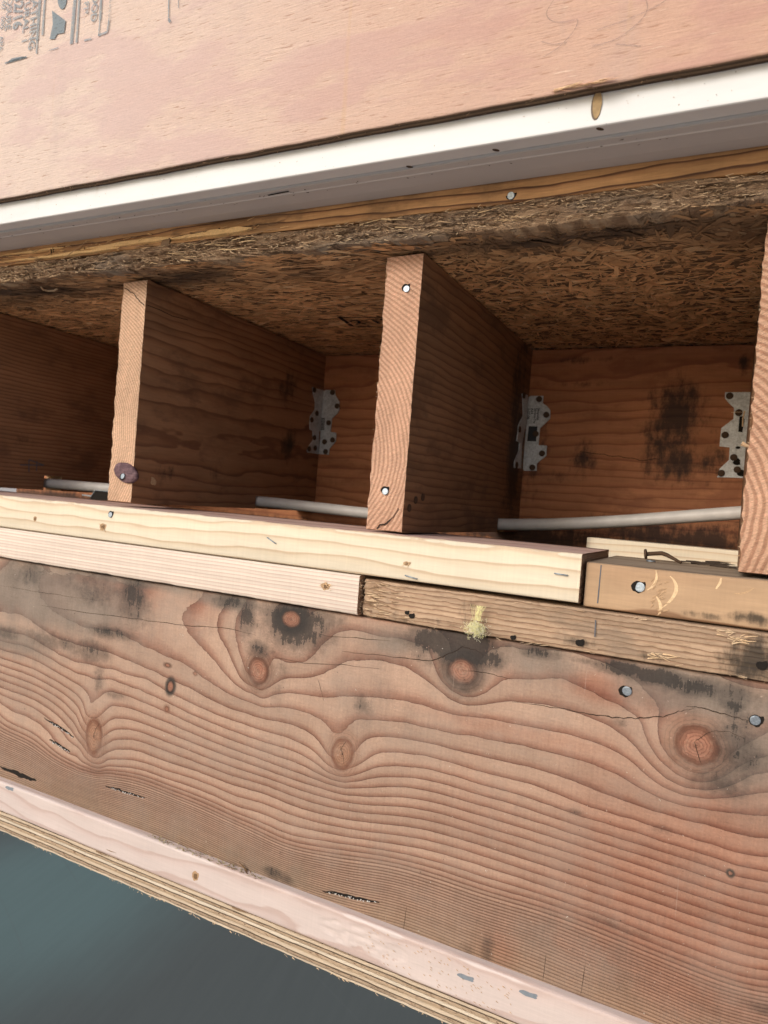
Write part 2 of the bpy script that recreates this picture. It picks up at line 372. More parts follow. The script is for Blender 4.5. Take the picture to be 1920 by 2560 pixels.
def phase(X, Z):
    out = np.zeros(len(X)); Q = np.c_[X, Z] * sc_
    for i in range(0, len(X), 20000):
        q = Q[i:i + 20000]; d2 = ((q[:, None] - A_[None]) ** 2).sum(-1); out[i:i + 20000] = tps(d2) @ sol[:n_] + sol[n_] + q @ sol[n_ + 1:]
    return out
KN = [(728,1548,30,27,0,.95),(646,1677,27,38,0,.45),(1155,1677,42,38,0,.8),(856,1884,29,44,-8,.1),(235,1841,22,48,4,.15),(1742,1862,60,52,20,.35),
      (426,1716,9,17,-10,1.),(417,1772,6,8,0,.3),(1826,2183,8,8,0,1.),(419,1663,8,5,0,.6),(488,1684,5,5,0,.3)]
MOLD = [(333,1500,30,50,1.),(245,1480,75,38,.48),(60,1435,38,34,.5),(85,1430,18,35,.6),(270,1580,50,14,.72),(224,1630,35,24,.8),(116,1596,55,20,.5),(175,1610,40,14,.6),(12,1580,34,12,.6),
 (247,1700,12,32,.7),(275,1735,35,9,.5),(575,1503,34,18,.9),(617,1540,20,44,1.),(740,1560,66,52,1.35),(812,1545,40,48,.62),(652,1622,30,18,.8),(910,1760,24,20,.6),
 (1160,1635,62,27,1.5),(1084,1600,54,28,1.4),(1165,1598,64,25,1.5),(1207,1635,22,40,.6),(1057,1640,35,25,.5),(1350,1630,45,14,.85),(1453,1652,42,8,.6),
 (1558,1672,58,15,1.4),(1646,1691,74,17,1.4),(1724,1714,74,20,1.2),(1830,1735,90,28,.6),(1832,1762,28,12,.95),(1840,1875,62,95,.56),(1801,1965,60,25,.62),(1554,1807,18,10,.6),
 (1219,2372,14,34,.62),(1168,2384,16,24,.45),(698,2190,38,13,.6),(1160,1740,40,60,.35),(1470,1770,20,14,.3),(840,1890,60,50,.12),(700,1700,20,60,.35),
 (1900,2520,60,14,.6),(1440,2030,22,9,.5),(1670,2080,60,14,.35),(1560,2320,90,14,.35)]
GREY = [(130,1490,220,75,.9),(40,1600,120,40,.7),(300,1440,300,22,.8),(560,1500,120,22,.7),(980,1600,120,40,.55),(950,1750,120,120,.35),(1350,1650,160,50,.6),(1750,1740,240,55,.85),(1850,1900,130,120,.75),(1500,1870,90,60,.15),(60,2000,200,60,.3),(700,2200,180,50,.35),(1400,2330,260,90,.3)]
RED = [(1500,1720,90,36,1.),(1670,1760,70,40,1.),(280,1480,120,42,.8),(1560,2010,300,120,.5),(520,1520,60,60,.5),(950,1540,120,18,.7),(1300,1830,300,25,.6),(1820,2100,200,200,.8),(1600,2400,300,160,.5),(1250,2380,60,50,.6),(1750,2260,480,330,.85),(1250,2050,300,150,.4)]
def beam_attrs(X, Y, Z):
    ph = phase(X, Z)
    kk = np.full(len(X), 9.)
    for (px, py, rx, ry, rot, dk) in KN:
        if rx < 15: continue
        c = at(px, py, BY); dx = at(px + rx, py, BY)[0] - c[0]; dz = c[2] - at(px, py + ry, BY)[2]; kk = np.minimum(kk, np.sqrt(((X - c[0]) / dx) ** 2 + ((Z - c[2]) / dz) ** 2))
    P2 = ph.reshape(nx, -1); sg = 9.; kw = np.exp(-.5 * (np.arange(-27, 28) / sg) ** 2); kw /= kw.sum()
    pad = np.concatenate([np.repeat(P2[:1], 27, 0), P2, np.repeat(P2[-1:], 27, 0)]); bl = sum(kw[i] * pad[i:i + nx] for i in range(55)).ravel()
    st = lambda t: np.clip(t, 0, 1) ** 2 * (3 - 2 * np.clip(t, 0, 1))
    wgt = st((kk - 1.6) / 2.) * st((ph - 6.5) / 4.); ph = ph * (1 - wgt) + bl * wgt; fade = np.clip((X + .98) / .05, 0, 1)
    kr = np.full(len(X), 9.); kd = np.zeros(len(X))
    for (px, py, rx, ry, rot, dk) in KN:
        c = at(px, py, BY); dx = at(px + rx, py, BY)[0] - c[0]; dz = c[2] - at(px, py + ry, BY)[2]; a = R(rot)
        u = (X - c[0]); v = (Z - c[2]); uu = (u * math.cos(a) + v * math.sin(a)) / dx; vw = (-u * math.sin(a) + v * math.cos(a)) / dz
        r = np.sqrt(uu ** 2 + vw ** 2 + .0001); kd = np.where(r < kr, dk, kd); kr = np.minimum(kr, r)
    e_ = .0006; G2 = ph.reshape(nx, -1); gx = np.gradient(G2, axis=0) / (xs[1] - xs[0]); zz = Z.reshape(nx, -1)[0]; dz_ = np.gradient(zz); dz_[np.abs(dz_) < 2e-4] = 1e9; gz = np.gradient(G2, axis=1) / dz_; gm = np.sqrt(gx ** 2 + gz ** 2).ravel() / 1000
    return dict(phase=ph, gm=gm, kr=kr, kd=kd, mold=blobs(X, Z, MOLD, BY), grey=blobs(X, Z, GREY, BY), red=blobs(X, Z, RED, BY))
g = G('fir_beam'); x, y, z = g.xyz()
ph = g.attr('phase') + (g.noise(g.comb(x * 60., z * 160., 0.), 1., 3, .6) - .5) * .16 + (g.noise(g.comb(x * 14., z * 30., 4.), 1., 2, .5) - .5) * .14
fr = ph.frac(); fine = g.ss(ph, 16.5, 19.)
gm = g.attr('gm').max(.02); dmm = (1. - fr) / gm; rvar = g.white(ph.floor() + 7.)
gmul = ((1. - fr) * 1.7).min(dmm * .14)
c_wide = g.ramp(gmul.clamp(), [(0., (.20, .10, .068)), (.28, (.31, .178, .125)), (.6, (.405, .27, .195)), (1., (.43, .30, .22))])
ln_ = 1. - g.ss(dmm + (g.noise(g.comb(x * 90., z * 200., 9.), 1., 2) - .5) * .5, .05, .75)
c_wide = g.mix(ln_ * (rvar * .45 + .45) * (g.noise(g.comb(x * 40., 11., z * 90.), 1., 4, .7) * 1.3 + .3).min(1.), c_wide, (.09, .045, .031))
c_fine = g.ramp(fr, [(0., (.20, .11, .078)), (.2, (.42, .29, .21)), (.6, (.38, .25, .18)), (.88, (.175, .095, .066)), (1., (.175, .095, .066))])
col = g.mix(fine, c_wide, c_fine)
col = g.mul(col, g.white(ph.floor()) * .18 + .91)
red = g.attr('red') + (g.noise(g.pos(), 9., 4) - .5) * .5
col = g.mix(g.ss(red, .1, .9) * .8, col, g.mix(.85, col, (.80, .52, .44), 'MULTIPLY'))
gr = g.attr('grey'); gn = g.noise(g.comb(x * 25., y, z * 18.), 1., 5, .65)
col = g.mix(g.ss(gr + (gn - .5) * .9, .12, .75) * .72, col, (.175, .16, .135))
gy = g.ss(z * -1. + (gn - .5) * .05, .352, .402)
col = g.mix(gy * .22, col, (.28, .25, .14))
# knots
kr = g.attr('kr') + (g.noise(g.comb(x * 60., z * 60., 2.), 1., 4, .65) - .5) * .44
kd = g.attr('kd')
kf = (kr * 6.5).frac()
kc = g.mix(g.ss(kd, .15, .35), g.ramp(kf, [(0., (.33, .19, .12)), (.6, (.38, .21, .13)), (.9, (.26, .13, .08)), (1., (.25, .13, .08))]), g.ramp(kf, [(0., (.30, .14, .09)), (.6, (.37, .18, .115)), (.9, (.22, .095, .06)), (1., (.21, .09, .055))]))
kc = g.mix(g.ss(g.noise(g.comb(x * 110., 8., z * 110.), 1., 5, .7), .52, .66) * .55, kc, (.43, .29, .20)); kc = g.mul(kc, g.noise(g.comb(x * 150., 3., z * 150.), 1., 5, .75) * 1.1 + .42)
kc = g.mix(g.ss(kr, .45, .95), kc, g.mix(kd, (.20, .085, .05), (.012, .010, .009)))
kc = g.mix(1. - g.ss(kr, .02, .12), kc, (.07, .03, .02))
halo = g.mix(kd, (.26, .13, .08), (.03, .027, .024)); hr = (kr * 5.).frac()
halo = g.mul(halo, g.ss(hr, .0, .35) * .8 + .45)
col = g.mix((1. - g.ss(kr, 1.1, 1.9)) * (kd * .5 + .42), col, halo)
kbl = g.noise(g.comb(x * 35., 12., z * 35.), 1., 3, .6); col = g.mix((1. - g.ss(kr, .86, 1.08)) * (1. - g.ss(kbl, .5, .7) * .35 * g.ss(kr, .55, .9)), col, kc)
# mould stains with streaky edges
mo = g.attr('mold'); st = g.noise(g.comb(x * 260., 0., z * 26.), 1., 4, .75); cl = g.noise(g.comb(x * 60., 1., z * 60.), 1., 6, .75); dots = g.noise(g.comb(x * 700., 1., z * 700.), 1., 3, .7)
env = g.ss(mo, .02, .3); cl2 = g.noise(g.comb(x * 22., 2., z * 26.), 1., 6, .72)
v1 = mo + ((cl - .5) * 1.3 + (cl2 - .5) * 1.3) * env; v2 = mo + ((st - .5) * 1.8 + (cl - .5) * 1.7 + (cl2 - .5) * 1.5 + (dots - .5) * .7) * env
mk = (g.ss(v1, .05, .68) * .62).max(g.ss(v2, .42, .95) * .8).max(g.ss(v2, .62, .86)).max(g.ss(dots, .57, .66) * g.ss(mo + (cl2 - .5) * .6, .12, .45) * .75)
core_ok = g.ss(kr, .6, .95)
col = g.mix(mk * .9 * (core_ok * .8 + .2), col, g.mix(cl2, (.008, .008, .009), (.055, .05, .045)))
# fibres, planer scratches, flecks
fb = g.noise(g.comb(x * 40., 0., z * 520.), 1., 4, .75); scx = g.noise(g.comb(x * 380., 0., z * 18.), 1., 4, .7); sp = g.noise(g.comb(x * 420., 5., z * 420.), 1., 4, .85)
col = g.mul(col, fb * .35 + .82); col = g.mul(col, scx * .4 + .8); col = g.mul(col, sp * .7 + .65); col = g.mul(col, g.noise(g.comb(x * 30., 6., z * 30.), 1., 5, .7) * .5 + .75)
vs = g.ss(g.noise(g.comb(x * 420., 3., z * 9.), 1., 2, .6), .68, .76)
nm = 1. - mk * .9
col = g.mix(vs * .25 * (nm * .8 + .2), col, (.55, .45, .38)); col = g.mix(g.ss(g.noise(g.comb(x * 16., 15., z * 20.), 1., 6, .7), .42, .68) * .3 * nm, col, (.34, .285, .235))
fl = g.ss(g.noise(g.comb(x * 300., 7., z * 300.), 1., 2, .5), .71, .77)
col = g.mix(fl * .5 * (nm * .7 + .3), col, (.6, .48, .38))
dk = g.ss(g.noise(g.comb(x * 150., 9., z * 150.), 1., 3, .6), .73, .80); col = g.mix(dk * .45, col, (.09, .06, .05))
hh = fr * (1. - fine * .5) * 1.4 + fb * .25 + scx * .25 + sp * .3
col = g.mix(1., col, (.93, .90, .90), 'MULTIPLY')
M_beam = g.out(col, .66, hh, .95, .0012, .25)
def bez_edge(amp, f, seed, idx=None):
    def d(X, Y, Z, I):
        return X, Y + amp * fbm(X * f, Z * f, seed), Z + amp * fbm(X * f, Z * f + 9, seed + 5)
    return d
beam = empty('timber_beam', (-.45, .035, -.405), 'large planed timber beam with wavy grain, round red knots and black mould stains', 'beam')
nx = 900
xs = np.linspace(-1.42, .42, nx)
sweep('board', rrect(BY, .07, -.4010, -.1113, .0022, 175, 2), xs, M_beam, beam, None, beam_attrs)
M_dark = simple('dark_void', (.012, .009, .007), .9)
M_crack = simple('crack_dark', (.03, .018, .012), .9)
M_resin = simple('white_resin', (.6, .58, .55), .4, var=.4, sc=900.)
mb = MB()
def wig(pts, Y, k=6, amp=.0006):
    q = [Vector(at(*p, Y)) for p in pts]; o_ = []
    for a, c in zip(q[:-1], q[1:]):
        for i in range(k): o_.append(a.lerp(c, i / k) + Vector((0, 0, random.uniform(-amp, amp))))
    return o_ + [q[-1]]
def tt(t, L): return [(T[t][0] + a * .3858, T[t][1] + c * .3858) for a, c in L]
for L, wd in ((tt(1,[(0,215),(230,255),(330,270),(630,315)]),.0005),(tt(1,[(270,345),(500,385),(850,430),(1200,475),(1480,495),(1659,540)]),.0007),
              (tt(2,[(430,385),(650,400),(870,420)]),.0005),(tt(2,[(110,520),(300,560),(560,575),(800,600)]),.0005),(tt(2,[(560,490),(800,512),(1000,540),(1120,548),(1200,530),(1280,490),(1340,460),(1420,480),(1500,525)]),.0008),(tt(2,[(1340,610),(1480,625),(1659,668)]),.0006),
              (tt(3,[(0,505),(300,545),(500,580),(650,605),(800,612),(980,600),(1080,565),(1180,545)]),.0009),(tt(3,[(1130,530),(1250,545),(1400,590),(1540,630)]),.0008),(tt(3,[(1180,760),(1205,840),(1225,905)]),.0007),(tt(3,[(1180,760),(1230,730),(1280,700)]),.0005),
              (tt(1,[(605,1200),(620,1150),(645,1110)]),.0006),(tt(2,[(545,1100),(565,1160),(570,1220)]),.0005),(tt(2,[(545,1130),(585,1070)]),.0005),(tt(5,[(975,850),(965,930),(952,1025)]),.0004),(tt(6,[(475,960),(460,1060),(445,1160)]),.0004),(tt(6,[(220,900),(200,1070)]),.0003),
              (tt(2,[(400,660),(420,730),(440,810)]),.0004),(tt(3,[(1280,700),(1400,690),(1500,740)]),.0004)):
    p = wig(L, BY); n = len(p); mb.strip(p, [wd * (.25 + .75 * math.sin(math.pi * (i + .5) / n)) * random.uniform(.6, 1.2) for i in range(n)])
mb.build('crack', M_crack, beam)
for L, wd in ((tt(4,[(0,95),(90,130),(160,160),(235,185)]),.0058),(tt(1,[(285,1075),(350,1115),(420,1155),(480,1200)]),.0030),(tt(1,[(320,1215),(380,1250),(455,1295)]),.0036),(tt(4,[(680,220),(760,240),(840,268),(940,295)]),.0022),(tt(5,[(430,745),(550,765),(650,790),(800,820)]),.0030),(tt(5,[(100,690),(180,710),(240,735)]),.0024)):
    mb = MB(); p = wig(L, BY, 6, .0007); n = len(p); mb.strip(p, [wd * math.sin(math.pi * (i + .3) / n) ** .6 * random.uniform(.75, 1.15) for i in range(n)], m=0)
    rr = MB()
    for k in range(26):
        c = p[random.randrange(2, n - 1)] + Vector((random.uniform(-.003, .003), -.0003, random.uniform(-.3, .3) * wd - (.25 * wd)))
        rr.disc(c, (0, -1, 0), random.uniform(.0003, .0009), .0004, 0, 6, random.uniform(.0003, .0006))
    pk = mb.build('resin_pocket', M_dark, beam)
    if wd < .005: rr.build('resin', M_resin, pk, kind_=None) if False else mesh('resin', rr.v, rr.f, M_resin, pk)
M_zinc = simple('zinc_nail', (.30, .35, .40), .45, .7, .5, .6, 700)
M_rust = simple('rusty_nail', (.09, .055, .035), .7, .4, .3, .4, 900)
def nail(px, py, Y, r, label, n=(0, -1, 0), mat=None, pos=None, group=None, hole=1.5, h=.0018, tilt=(.1, .1)):
    p = Vector(pos) if pos else Vector(at(px, py, Y)); nn = Vector(n)
    t = empty('nail', p, label, 'nail', group)
    a = MB(); nt_ = (nn + Vector((random.uniform(-.2, .2), 0, random.uniform(-.2, .2)))).normalized() if abs(nn.y) > .5 else nn
    a.disc(p + nn * .0002, nt_, r * .9, h * .6, 0, 18); a.build('head', mat or M_zinc, t)
    if hole:
        a = MB(); a.disc(p + Vector((random.uniform(-.3, .3) * r, 0, random.uniform(-.1, .6) * r)), nn, r * (hole * .5 + .55), .00022, 0, 16, r * (hole * .5 + .45), .3); a.build('nail_hole', M_dark, t)
    a = MB(); a.tube([p - nn * .03, p], r * .4, 8); a.build('shank', mat or M_zinc, t)
    return t
nail(1568, 1727, BY, .0041, 'zinc nail head in the beam below the black mould, left of the biggest knot', hole=1.25)
nail(1888, 1800, BY, .0040, 'zinc nail head in the beam above and right of the biggest knot', hole=1.25)
a = MB()
for _ in range(330):
    px = random.uniform(0, 1920); t_ = random.random(); py = (1405 + .1625 * px) * (1 - t_) + (1940 + .392 * px) * t_
    c = Vector(at(px, min(py, 2640), BY - .0003)); L = random.choice((.0004, .0006, .0008, .0016)); a.needle(c, c + Vector((random.uniform(-1, 1) * L, -.0002, random.uniform(-1, 1) * L)), random.uniform(.00015, .0004), random.choice((0, 0, 1, 2)))
a.build('dust_specks', [simple('dust_pale', (.62, .55, .46), .8), simple('dust_pink', (.5, .36, .28), .8), simple('dust_dark', (.08, .06, .05), .8)], beam)['kind'] = 'stuff'
# ================================================================ PLATES
YP = -.020
def jag(amp, f, seed, zt=None, zb=None, tol=.004, yamp=0.):
    def d(X, Y, Z, I):
        n = fbm(X * f, Z * 3, seed, 5); e = np.zeros_like(X)
        if zt is not None: e += np.clip(1 - (zt - Z) / tol, 0, 1)
        if zb is not None: e += np.clip(1 - (Z - zb) / tol, 0, 1)
        fr_ = (Y < .02)
        return X, Y + np.where(fr_, e * np.abs(n) * amp + yamp * fbm(X * f * .7, Z * f, seed + 3), 0), Z + np.where(fr_, e * n * amp * .3, 0)
    return d
LUMP = 'flat boards stacked on top of the beam'
cream = dict(early=(.70, .615, .475), mid=(.665, .56, .41), late=(.575, .445, .31))
g1 = lumber('cream_pine', **cream, cen=(.25, -.16), sp=.0052, wob=2.6, seed=1.3, rough=.6, fiber=.12, dirt=.14)
g1t = lumber('pink_weathered_top', (.62, .44, .37), (.54, .35, .30), (.44, .26, .22), cen=(.02, -.3), sp=.006, wob=2.5, seed=4.3, fiber=.3, dirt=.3)
g1e = endgrain('sawn_end_brown', (.42, .26, .16), (.25, .12, .07), 0, 0, .003)
g2 = lumber('pale_pine_pink_streaks', (.70, .61, .52), (.66, .53, .45), (.57, .41, .34), cen=(.1, -.42), sp=.0034, wob=1.6, seed=7.7, rough=.6, fiber=.12, dirt=.14)
g3 = lumber('weathered_tan_board', (.42, .28, .17), (.37, .23, .135), (.26, .15, .085), cen=(.2, -.09), sp=.009, wob=2.2, seed=2.2, mold=True, dirt=.3, fiber=.2)
g4 = lumber('old_rough_board', (.41, .285, .19), (.34, .22, .14), (.22, .135, .085), cen=(.3, -.35), sp=.0026, wob=1.4, seed=5.1, mold=True, dirt=.4, fiber=.45, bs=1., blotch=(.20, .15, .11))
xe = at(1450, 1450, YP)[0]
def fmat(prof, zt):  # second material on the top face
    L = []
    for i in range(len(prof)):
        a = prof[i]; c = prof[(i + 1) % len(prof)]; L.append(1 if a[1] > zt - 1e-4 and c[1] > zt - 1e-4 else 0)
    return L
ztp = -.0295
p1 = rrect(YP, .118, -.0700, ztp, .0022, 14, 6)
top = empty('top_plate', (-.6, .02, -.0708), 'clean cream pine board with zinc screw, three staples and pinkish top', 'board', LUMP)
sweep('board', p1, np.linspace(-1.3, xe, 420), [g1, g1t, g1e], top, jag(.0022, 60, 3, ztp, None, .004), None, capm=2, fm=fmat(p1, ztp))
xe2 = at(896, 1480, YP)[0]
p2 = rrect(YP, .118, -.1087, -.0712, .0018, 14, 4)
lower = empty('lower_plate', (-.75, .02, -.1128), 'pale pine board with thin pink streaks and torn knot hole, directly on the beam', 'board', LUMP)
sweep('board', p2, np.linspace(-1.3, xe2, 300), [g2, g2, g1e], lower, jag(.003, 45, 8, None, -.1087, .004), None, capm=2)
xb0 = xe + .0032
zbt = -.036
M3 = [(1870, 1545, 60, 14, .9), (1780, 1540, 70, 8, .6), (1475, 1395, 60, 5, .4)]
brown = empty('weathered_plate', (.1, .02, -.073), 'tan weathered board with pencil line, sunken zinc nail and crescent hammer dents', 'board', LUMP)
p3 = rrect(-.0135, .150, -.0728, zbt, .0022, 16, 6)
g3t = lumber('grey_dirty_top', (.34, .27, .20), (.28, .21, .15), (.18, .13, .09), cen=(.05, -.4), sp=.004, wob=2, seed=3.9, dirt=.5, fiber=.4)
sweep('board', p3, np.linspace(xb0, .45, 240), [g3, g3t, g1e], brown, jag(.002, 50, 13, zbt, None, .004, .0002), lambda X, Y, Z: dict(mold=blobs(X, Z, M3, -.0135)), capm=2, fm=fmat(p3, zbt))
xo = at(903, 1480, YP)[0]
M4 = [(1880, 1645, 85, 48, 1.), (1450, 1606, 40, 10, .8), (1170, 1545, 22, 40, .6), (1130, 1560, 60, 10, .5), (1000, 1545, 50, 14, .5), (1630, 1640, 30, 14, .6), (1480, 1655, 40, 6, .6), (1780, 1690, 60, 8, .8), (930, 1520, 30, 10, .4)]
old = empty('old_plate', (-.1, .02, -.1128), 'old rough brown board with crumbling left end and nail holes, under the tan board', 'board', LUMP)
def oldd(X, Y, Z, I):
    e = np.clip(1 - (X - xo) / .035, 0, 1) * (Y < .01); n = fbm(X * 70, Z * 500, 4, 5); n2 = fbm(X * 120, Z * 1300, 14, 4)
    return X + np.where(X < xo + .003, .002 * fbm(Z * 300, Z * 90, 2), 0), Y + e * (.0035 + .0045 * n) + np.where(Y < .01, .0009 * n2 + .0006 * fbm(X * 30, Z * 400, 24), 0), Z + np.where(Y < .01, .0006 * fbm(X * 60, Z * 20, 34), 0)
sweep('board', rrect(-.0175, .118, -.1093, -.0742, .0016, 30, 3), np.linspace(xo, .45, 620), [g4, g4, g1e], old, oldd, lambda X, Y, Z: dict(mold=blobs(X, Z, M4, -.0175)), capm=2)
# details on the plates
M_graph = simple('pencil_graphite', (.10, .11, .13), .5)
mb = MB(); mb.strip(wig([(1503, 1412), (1494, 1508)], -.0135, 8, .0001), .0009); mb.build('pencil_line', M_graph, brown)
mb = MB(); mb.strip(wig([(1489, 1550), (1487, 1592)], -.0187, 6, .0001), .0009); mb.build('pencil_line', M_graph, old)
M_fresh = simple('fresh_wood', (.70, .50, .30), .7, var=.35, sc=700)
M_fresh2 = simple('torn_wood', (.50, .33, .19), .8, var=.45, sc=800)
def dent(pts, w, par, Y, m=None):
    a = MB(); q = [Vector(at(*p, Y)) for p in pts]; n = len(q)
    a.strip(q, [w * math.sin(math.pi * (i + .5) / n) + .0002 for i in range(n)], h=.0002); a.build('hammer_dent', m or M_fresh, par)
def arc(pts, k=8):
    o_ = []
    for i in range(k + 1):
        t = i / k; a, b_, c = pts; o_.append(((1 - t) ** 2 * a[0] + 2 * t * (1 - t) * b_[0] + t * t * c[0], (1 - t) ** 2 * a[1] + 2 * t * (1 - t) * b_[1] + t * t * c[1]))
    return o_
dent(arc([(1675, 1440), (1715, 1475), (1655, 1520)], 12), .0025, brown, -.0135)
dent(arc([(1640, 1425), (1648, 1460), (1618, 1475)], 8), .0020, brown, -.0135)
dent(arc([(1640, 1490), (1660, 1515), (1645, 1538)], 8), .0022, brown, -.0135)
dent([(1790, 1472), (1800, 1458), (1803, 1445)], .0018, brown, -.0135)
dent(arc([(1835, 1483), (1860, 1488), (1885, 1470)], 8), .0012, brown, -.0135, M_fresh2)
a = MB()
for k in range(26):
    px = random.uniform(1632, 1672); py = random.uniform(1435, 1535); c = at(px, py, -.0137); a.needle(c, (c[0] + random.uniform(-.004, -.002), c[1] - .0004, c[2] - random.uniform(.001, .003)), .0004)
a.build('bruised_fibres', M_fresh2, brown)['kind'] = 'stuff'
nail(1600, 1468, -.0135, .0042, 'zinc nail head sunk in the tan board left of the hammer dents', hole=1.3, h=.0008)
nail(277, 1287, YP, .0034, 'small zinc screw head in the cream board below the left joist', hole=1.25)
# nail on the top of the tan board, lying bent nail
nail(0, 0, 0, .0045, 'flat zinc nail head on top of the tan board beside the bent rusty nail', n=(0, 0, 1), pos=atz(1627, 1404, zbt), hole=0)
q0 = Vector(at(1622, 1390, .118)); bn = empty('bent_nail', q0, 'bent rusty brown nail lying on the tan board between the two right joists', 'nail')
zz = q0.z
pA = Vector(at(1617, 1385, .118)); pB = Vector(at(1655, 1383, .118)); pC = Vector(at(1668, 1388, .112)); pD = Vector(at(1703, 1407, .104))
a = MB(); a.tube([pA, pB, pC.lerp(pB, .3), pC, pD], [.0021, .0021, .0020, .0019, .0012], 10); a.build('shank', M_rust, bn, True)
a = MB(); a.disc(pA, (pA - pB), .0048, .0022, 0, 16); a.build('head', M_rust, bn, True)
def staple(p0, p1, Y, label):
    a_, c_ = Vector(at(*p0, Y)), Vector(at(*p1, Y)); off = Vector((0, -.0016, 0)); mb = MB()
    mb.tube([a_ + Vector((0, .004, 0)), a_ + off * .6, a_ + off, c_ + off, c_ + off * .6, c_ + Vector((0, .004, 0))], .00055, 8)
    s_ = mb.build('staple', M_zinc, None, True); tag(s_, label, 'staple', 'staples in the cream board')
staple((1387, 1433), (1419, 1438), YP, 'zinc staple near the right end of the cream board')
staple((1014, 1438), (1043, 1447), YP, 'zinc staple at the lower edge of the cream board above the crumbling board end')
staple((670, 1344), (690, 1358), YP, 'slanted zinc staple in the cream board midway between the joists')
def knotmark(px, py, Y, rx, ry, par, mats=None, tear=0):
    p = Vector(at(px, py, Y)); a = MB(); a.disc(p, (0, -1, 0), rx, .0002, 0, 18, ry, .25); a.disc(p + Vector((0, -.0002, 0)), (0, -1, 0), rx * .55, .0002, 1, 14, ry * .55, .3)
    for k in range(tear): 
        q = p + Vector((random.uniform(-1, 1) * rx, -.0003, random.uniform(-1, 1) * ry)); a.needle(q, q + Vector((random.uniform(-.004, .004), -.001, random.uniform(-.003, .002))), .0004, 2)
    a.build('knot', mats or [M_kn1, M_kn2, M_fresh], par)
M_kn1 = simple('knot_ring', (.42, .27, .15), .6); M_kn2 = simple('knot_core', (.17, .10, .05), .6)
knotmark(88, 1297, YP, .0028, .0034, top); knotmark(258, 1317, YP, .0050, .0040, top, None, 14); knotmark(1018, 1409, YP, .0035, .002, top, None, 8)
knotmark(815, 1466, YP, .0048, .0036, lower, None, 16)
for px, py, r in ((1018, 1531, .0022), (1030, 1539, .0028), (1450, 1606, .0035), (1905, 1662, .0038), (1283, 1593, .0024)):
    a = MB(); a.disc(at(px, py, -.0180), (0, -1, 0), r, .0008, 0, 12, r * .75, .4); a.build('nail_hole', M_dark, old)
# splinters round the boards
def splinters(par, name, gen, n, mats, w=.0005):
    a = MB()
    for _ in range(n):
        p, d = gen(); a.needle(p, Vector(p) + Vector(d), w * random.uniform(.5, 1.3), random.randrange(len(mats)))
    o_ = a.build(name, mats, par); o_['kind'] = 'stuff'; return o_
M_spl = simple('splinter_pale', (.62, .46, .30), .8); M_spd = simple('splinter_dark', (.22, .14, .08), .9); M_spm = simple('splinter_mid', (.38, .25, .15), .9)
splinters(old, 'splinters', lambda: ((random.uniform(xo, xo + .05), -.0175 + random.uniform(0, .003), random.uniform(-.108, -.076)), (random.uniform(.004, .014), -random.uniform(0, .003), random.uniform(-.001, .001))), 110, [M_spm, M_spl, M_spd], .0006)
splinters(old, 'edge_splinters', lambda: ((random.uniform(xo, .2), -.0185, random.choice((-.0755, -.1080)) + random.uniform(-.001, .001)), (random.uniform(-.008, .008), -random.uniform(0, .002), random.uniform(-.002, .002))), 90, [M_spm, M_spl], .0003)
splinters(lower, 'saw_fuzz', lambda: ((xe2, -.0195 + random.uniform(0, .01), random.uniform(-.108, -.072)), (random.uniform(.0005, .003), -random.uniform(0, .002), random.uniform(-.001, .001))), 70, [M_spl, M_fresh2], .0004)
splinters(top, 'saw_fuzz', lambda: ((xe, -.0195 + random.uniform(0, .07), random.uniform(-.07, -.031)), (random.uniform(.0002, .0012), random.uniform(-.001, .001), random.uniform(-.002, 0))), 70, [M_spm, M_fresh2], .0004)
# torn patch on the right of the old board, shreds
for (px, py, n) in ((1640, 1640, 12), (1840, 1600, 12), (1810, 1580, 7)):
    splinters(old, 'torn_fibres', lambda: (at(px + random.uniform(-25, 25), py + random.uniform(-10, 10), -.0182), (random.uniform(.002, .012), -random.uniform(.0002, .002), random.uniform(-.003, .003))), n, [M_spl, M_fresh], .0005)
# ================================================================ HEADER UNDER THE BEAM
zh0 = -.4273; zh1 = -.3897
g5 = lumber('pink_fir', (.58, .49, .455), (.56, .455, .42), (.50, .385, .345), cen=(.25, -.50), sp=.0085, wob=3.2, seed=9.1, rough=.42, fiber=.12, dirt=.14, scr=.3, spec=.4)
hdr = empty('header_plate', (-.5, .02, zh0), 'smooth pinkish board under the big beam with one small dark knot and a chipped face', 'board')
def hd_d(X, Y, Z, I):
    chip = np.clip(1 - (((X + .28) / .05) ** 2 + ((Z + .408) / .012) ** 2), 0, 1) * (Y < 0)
    c2 = (vnoise(X * 160, Z * 300, 8) > .5) * chip
    return X, Y + .0009 * (c2 > .15), Z
sweep('board', rrect(-.021, .069, zh0, zh1, .0032, 22, 3), np.linspace(-1.42, .3, 520), g5, hdr, hd_d)
knotmark(489, 2190, -.021, .0042, .0052, hdr)
nsc = MB()
for k in range(90):
    px = random.uniform(920, 1300); X0 = at(px, 2300, -.021)[0]; zc = random.uniform(zh0 + .004, zh1 - .004)
    nsc.needle((X0, -.0212, zc), (X0 + random.uniform(.001, .003), -.0216, zc - .0006), .0003)
nsc.build('planer_chips', M_fresh2, hdr)['kind'] = 'stuff'
M_blue = simple('blue_grey_smudge', (.20, .23, .26), .6)
for px, py in ((1165, 2443), (1322, 2485), (25, 1960)):
    a = MB(); c = at(px, py, -.021); a.disc((c[0], -.0211, max(min(c[2], zh1 - .004), zh0 + .004)), (0, -1, 0), .007, .0001, 0, 14, .002, .5); a.build('smudge', M_blue, hdr)
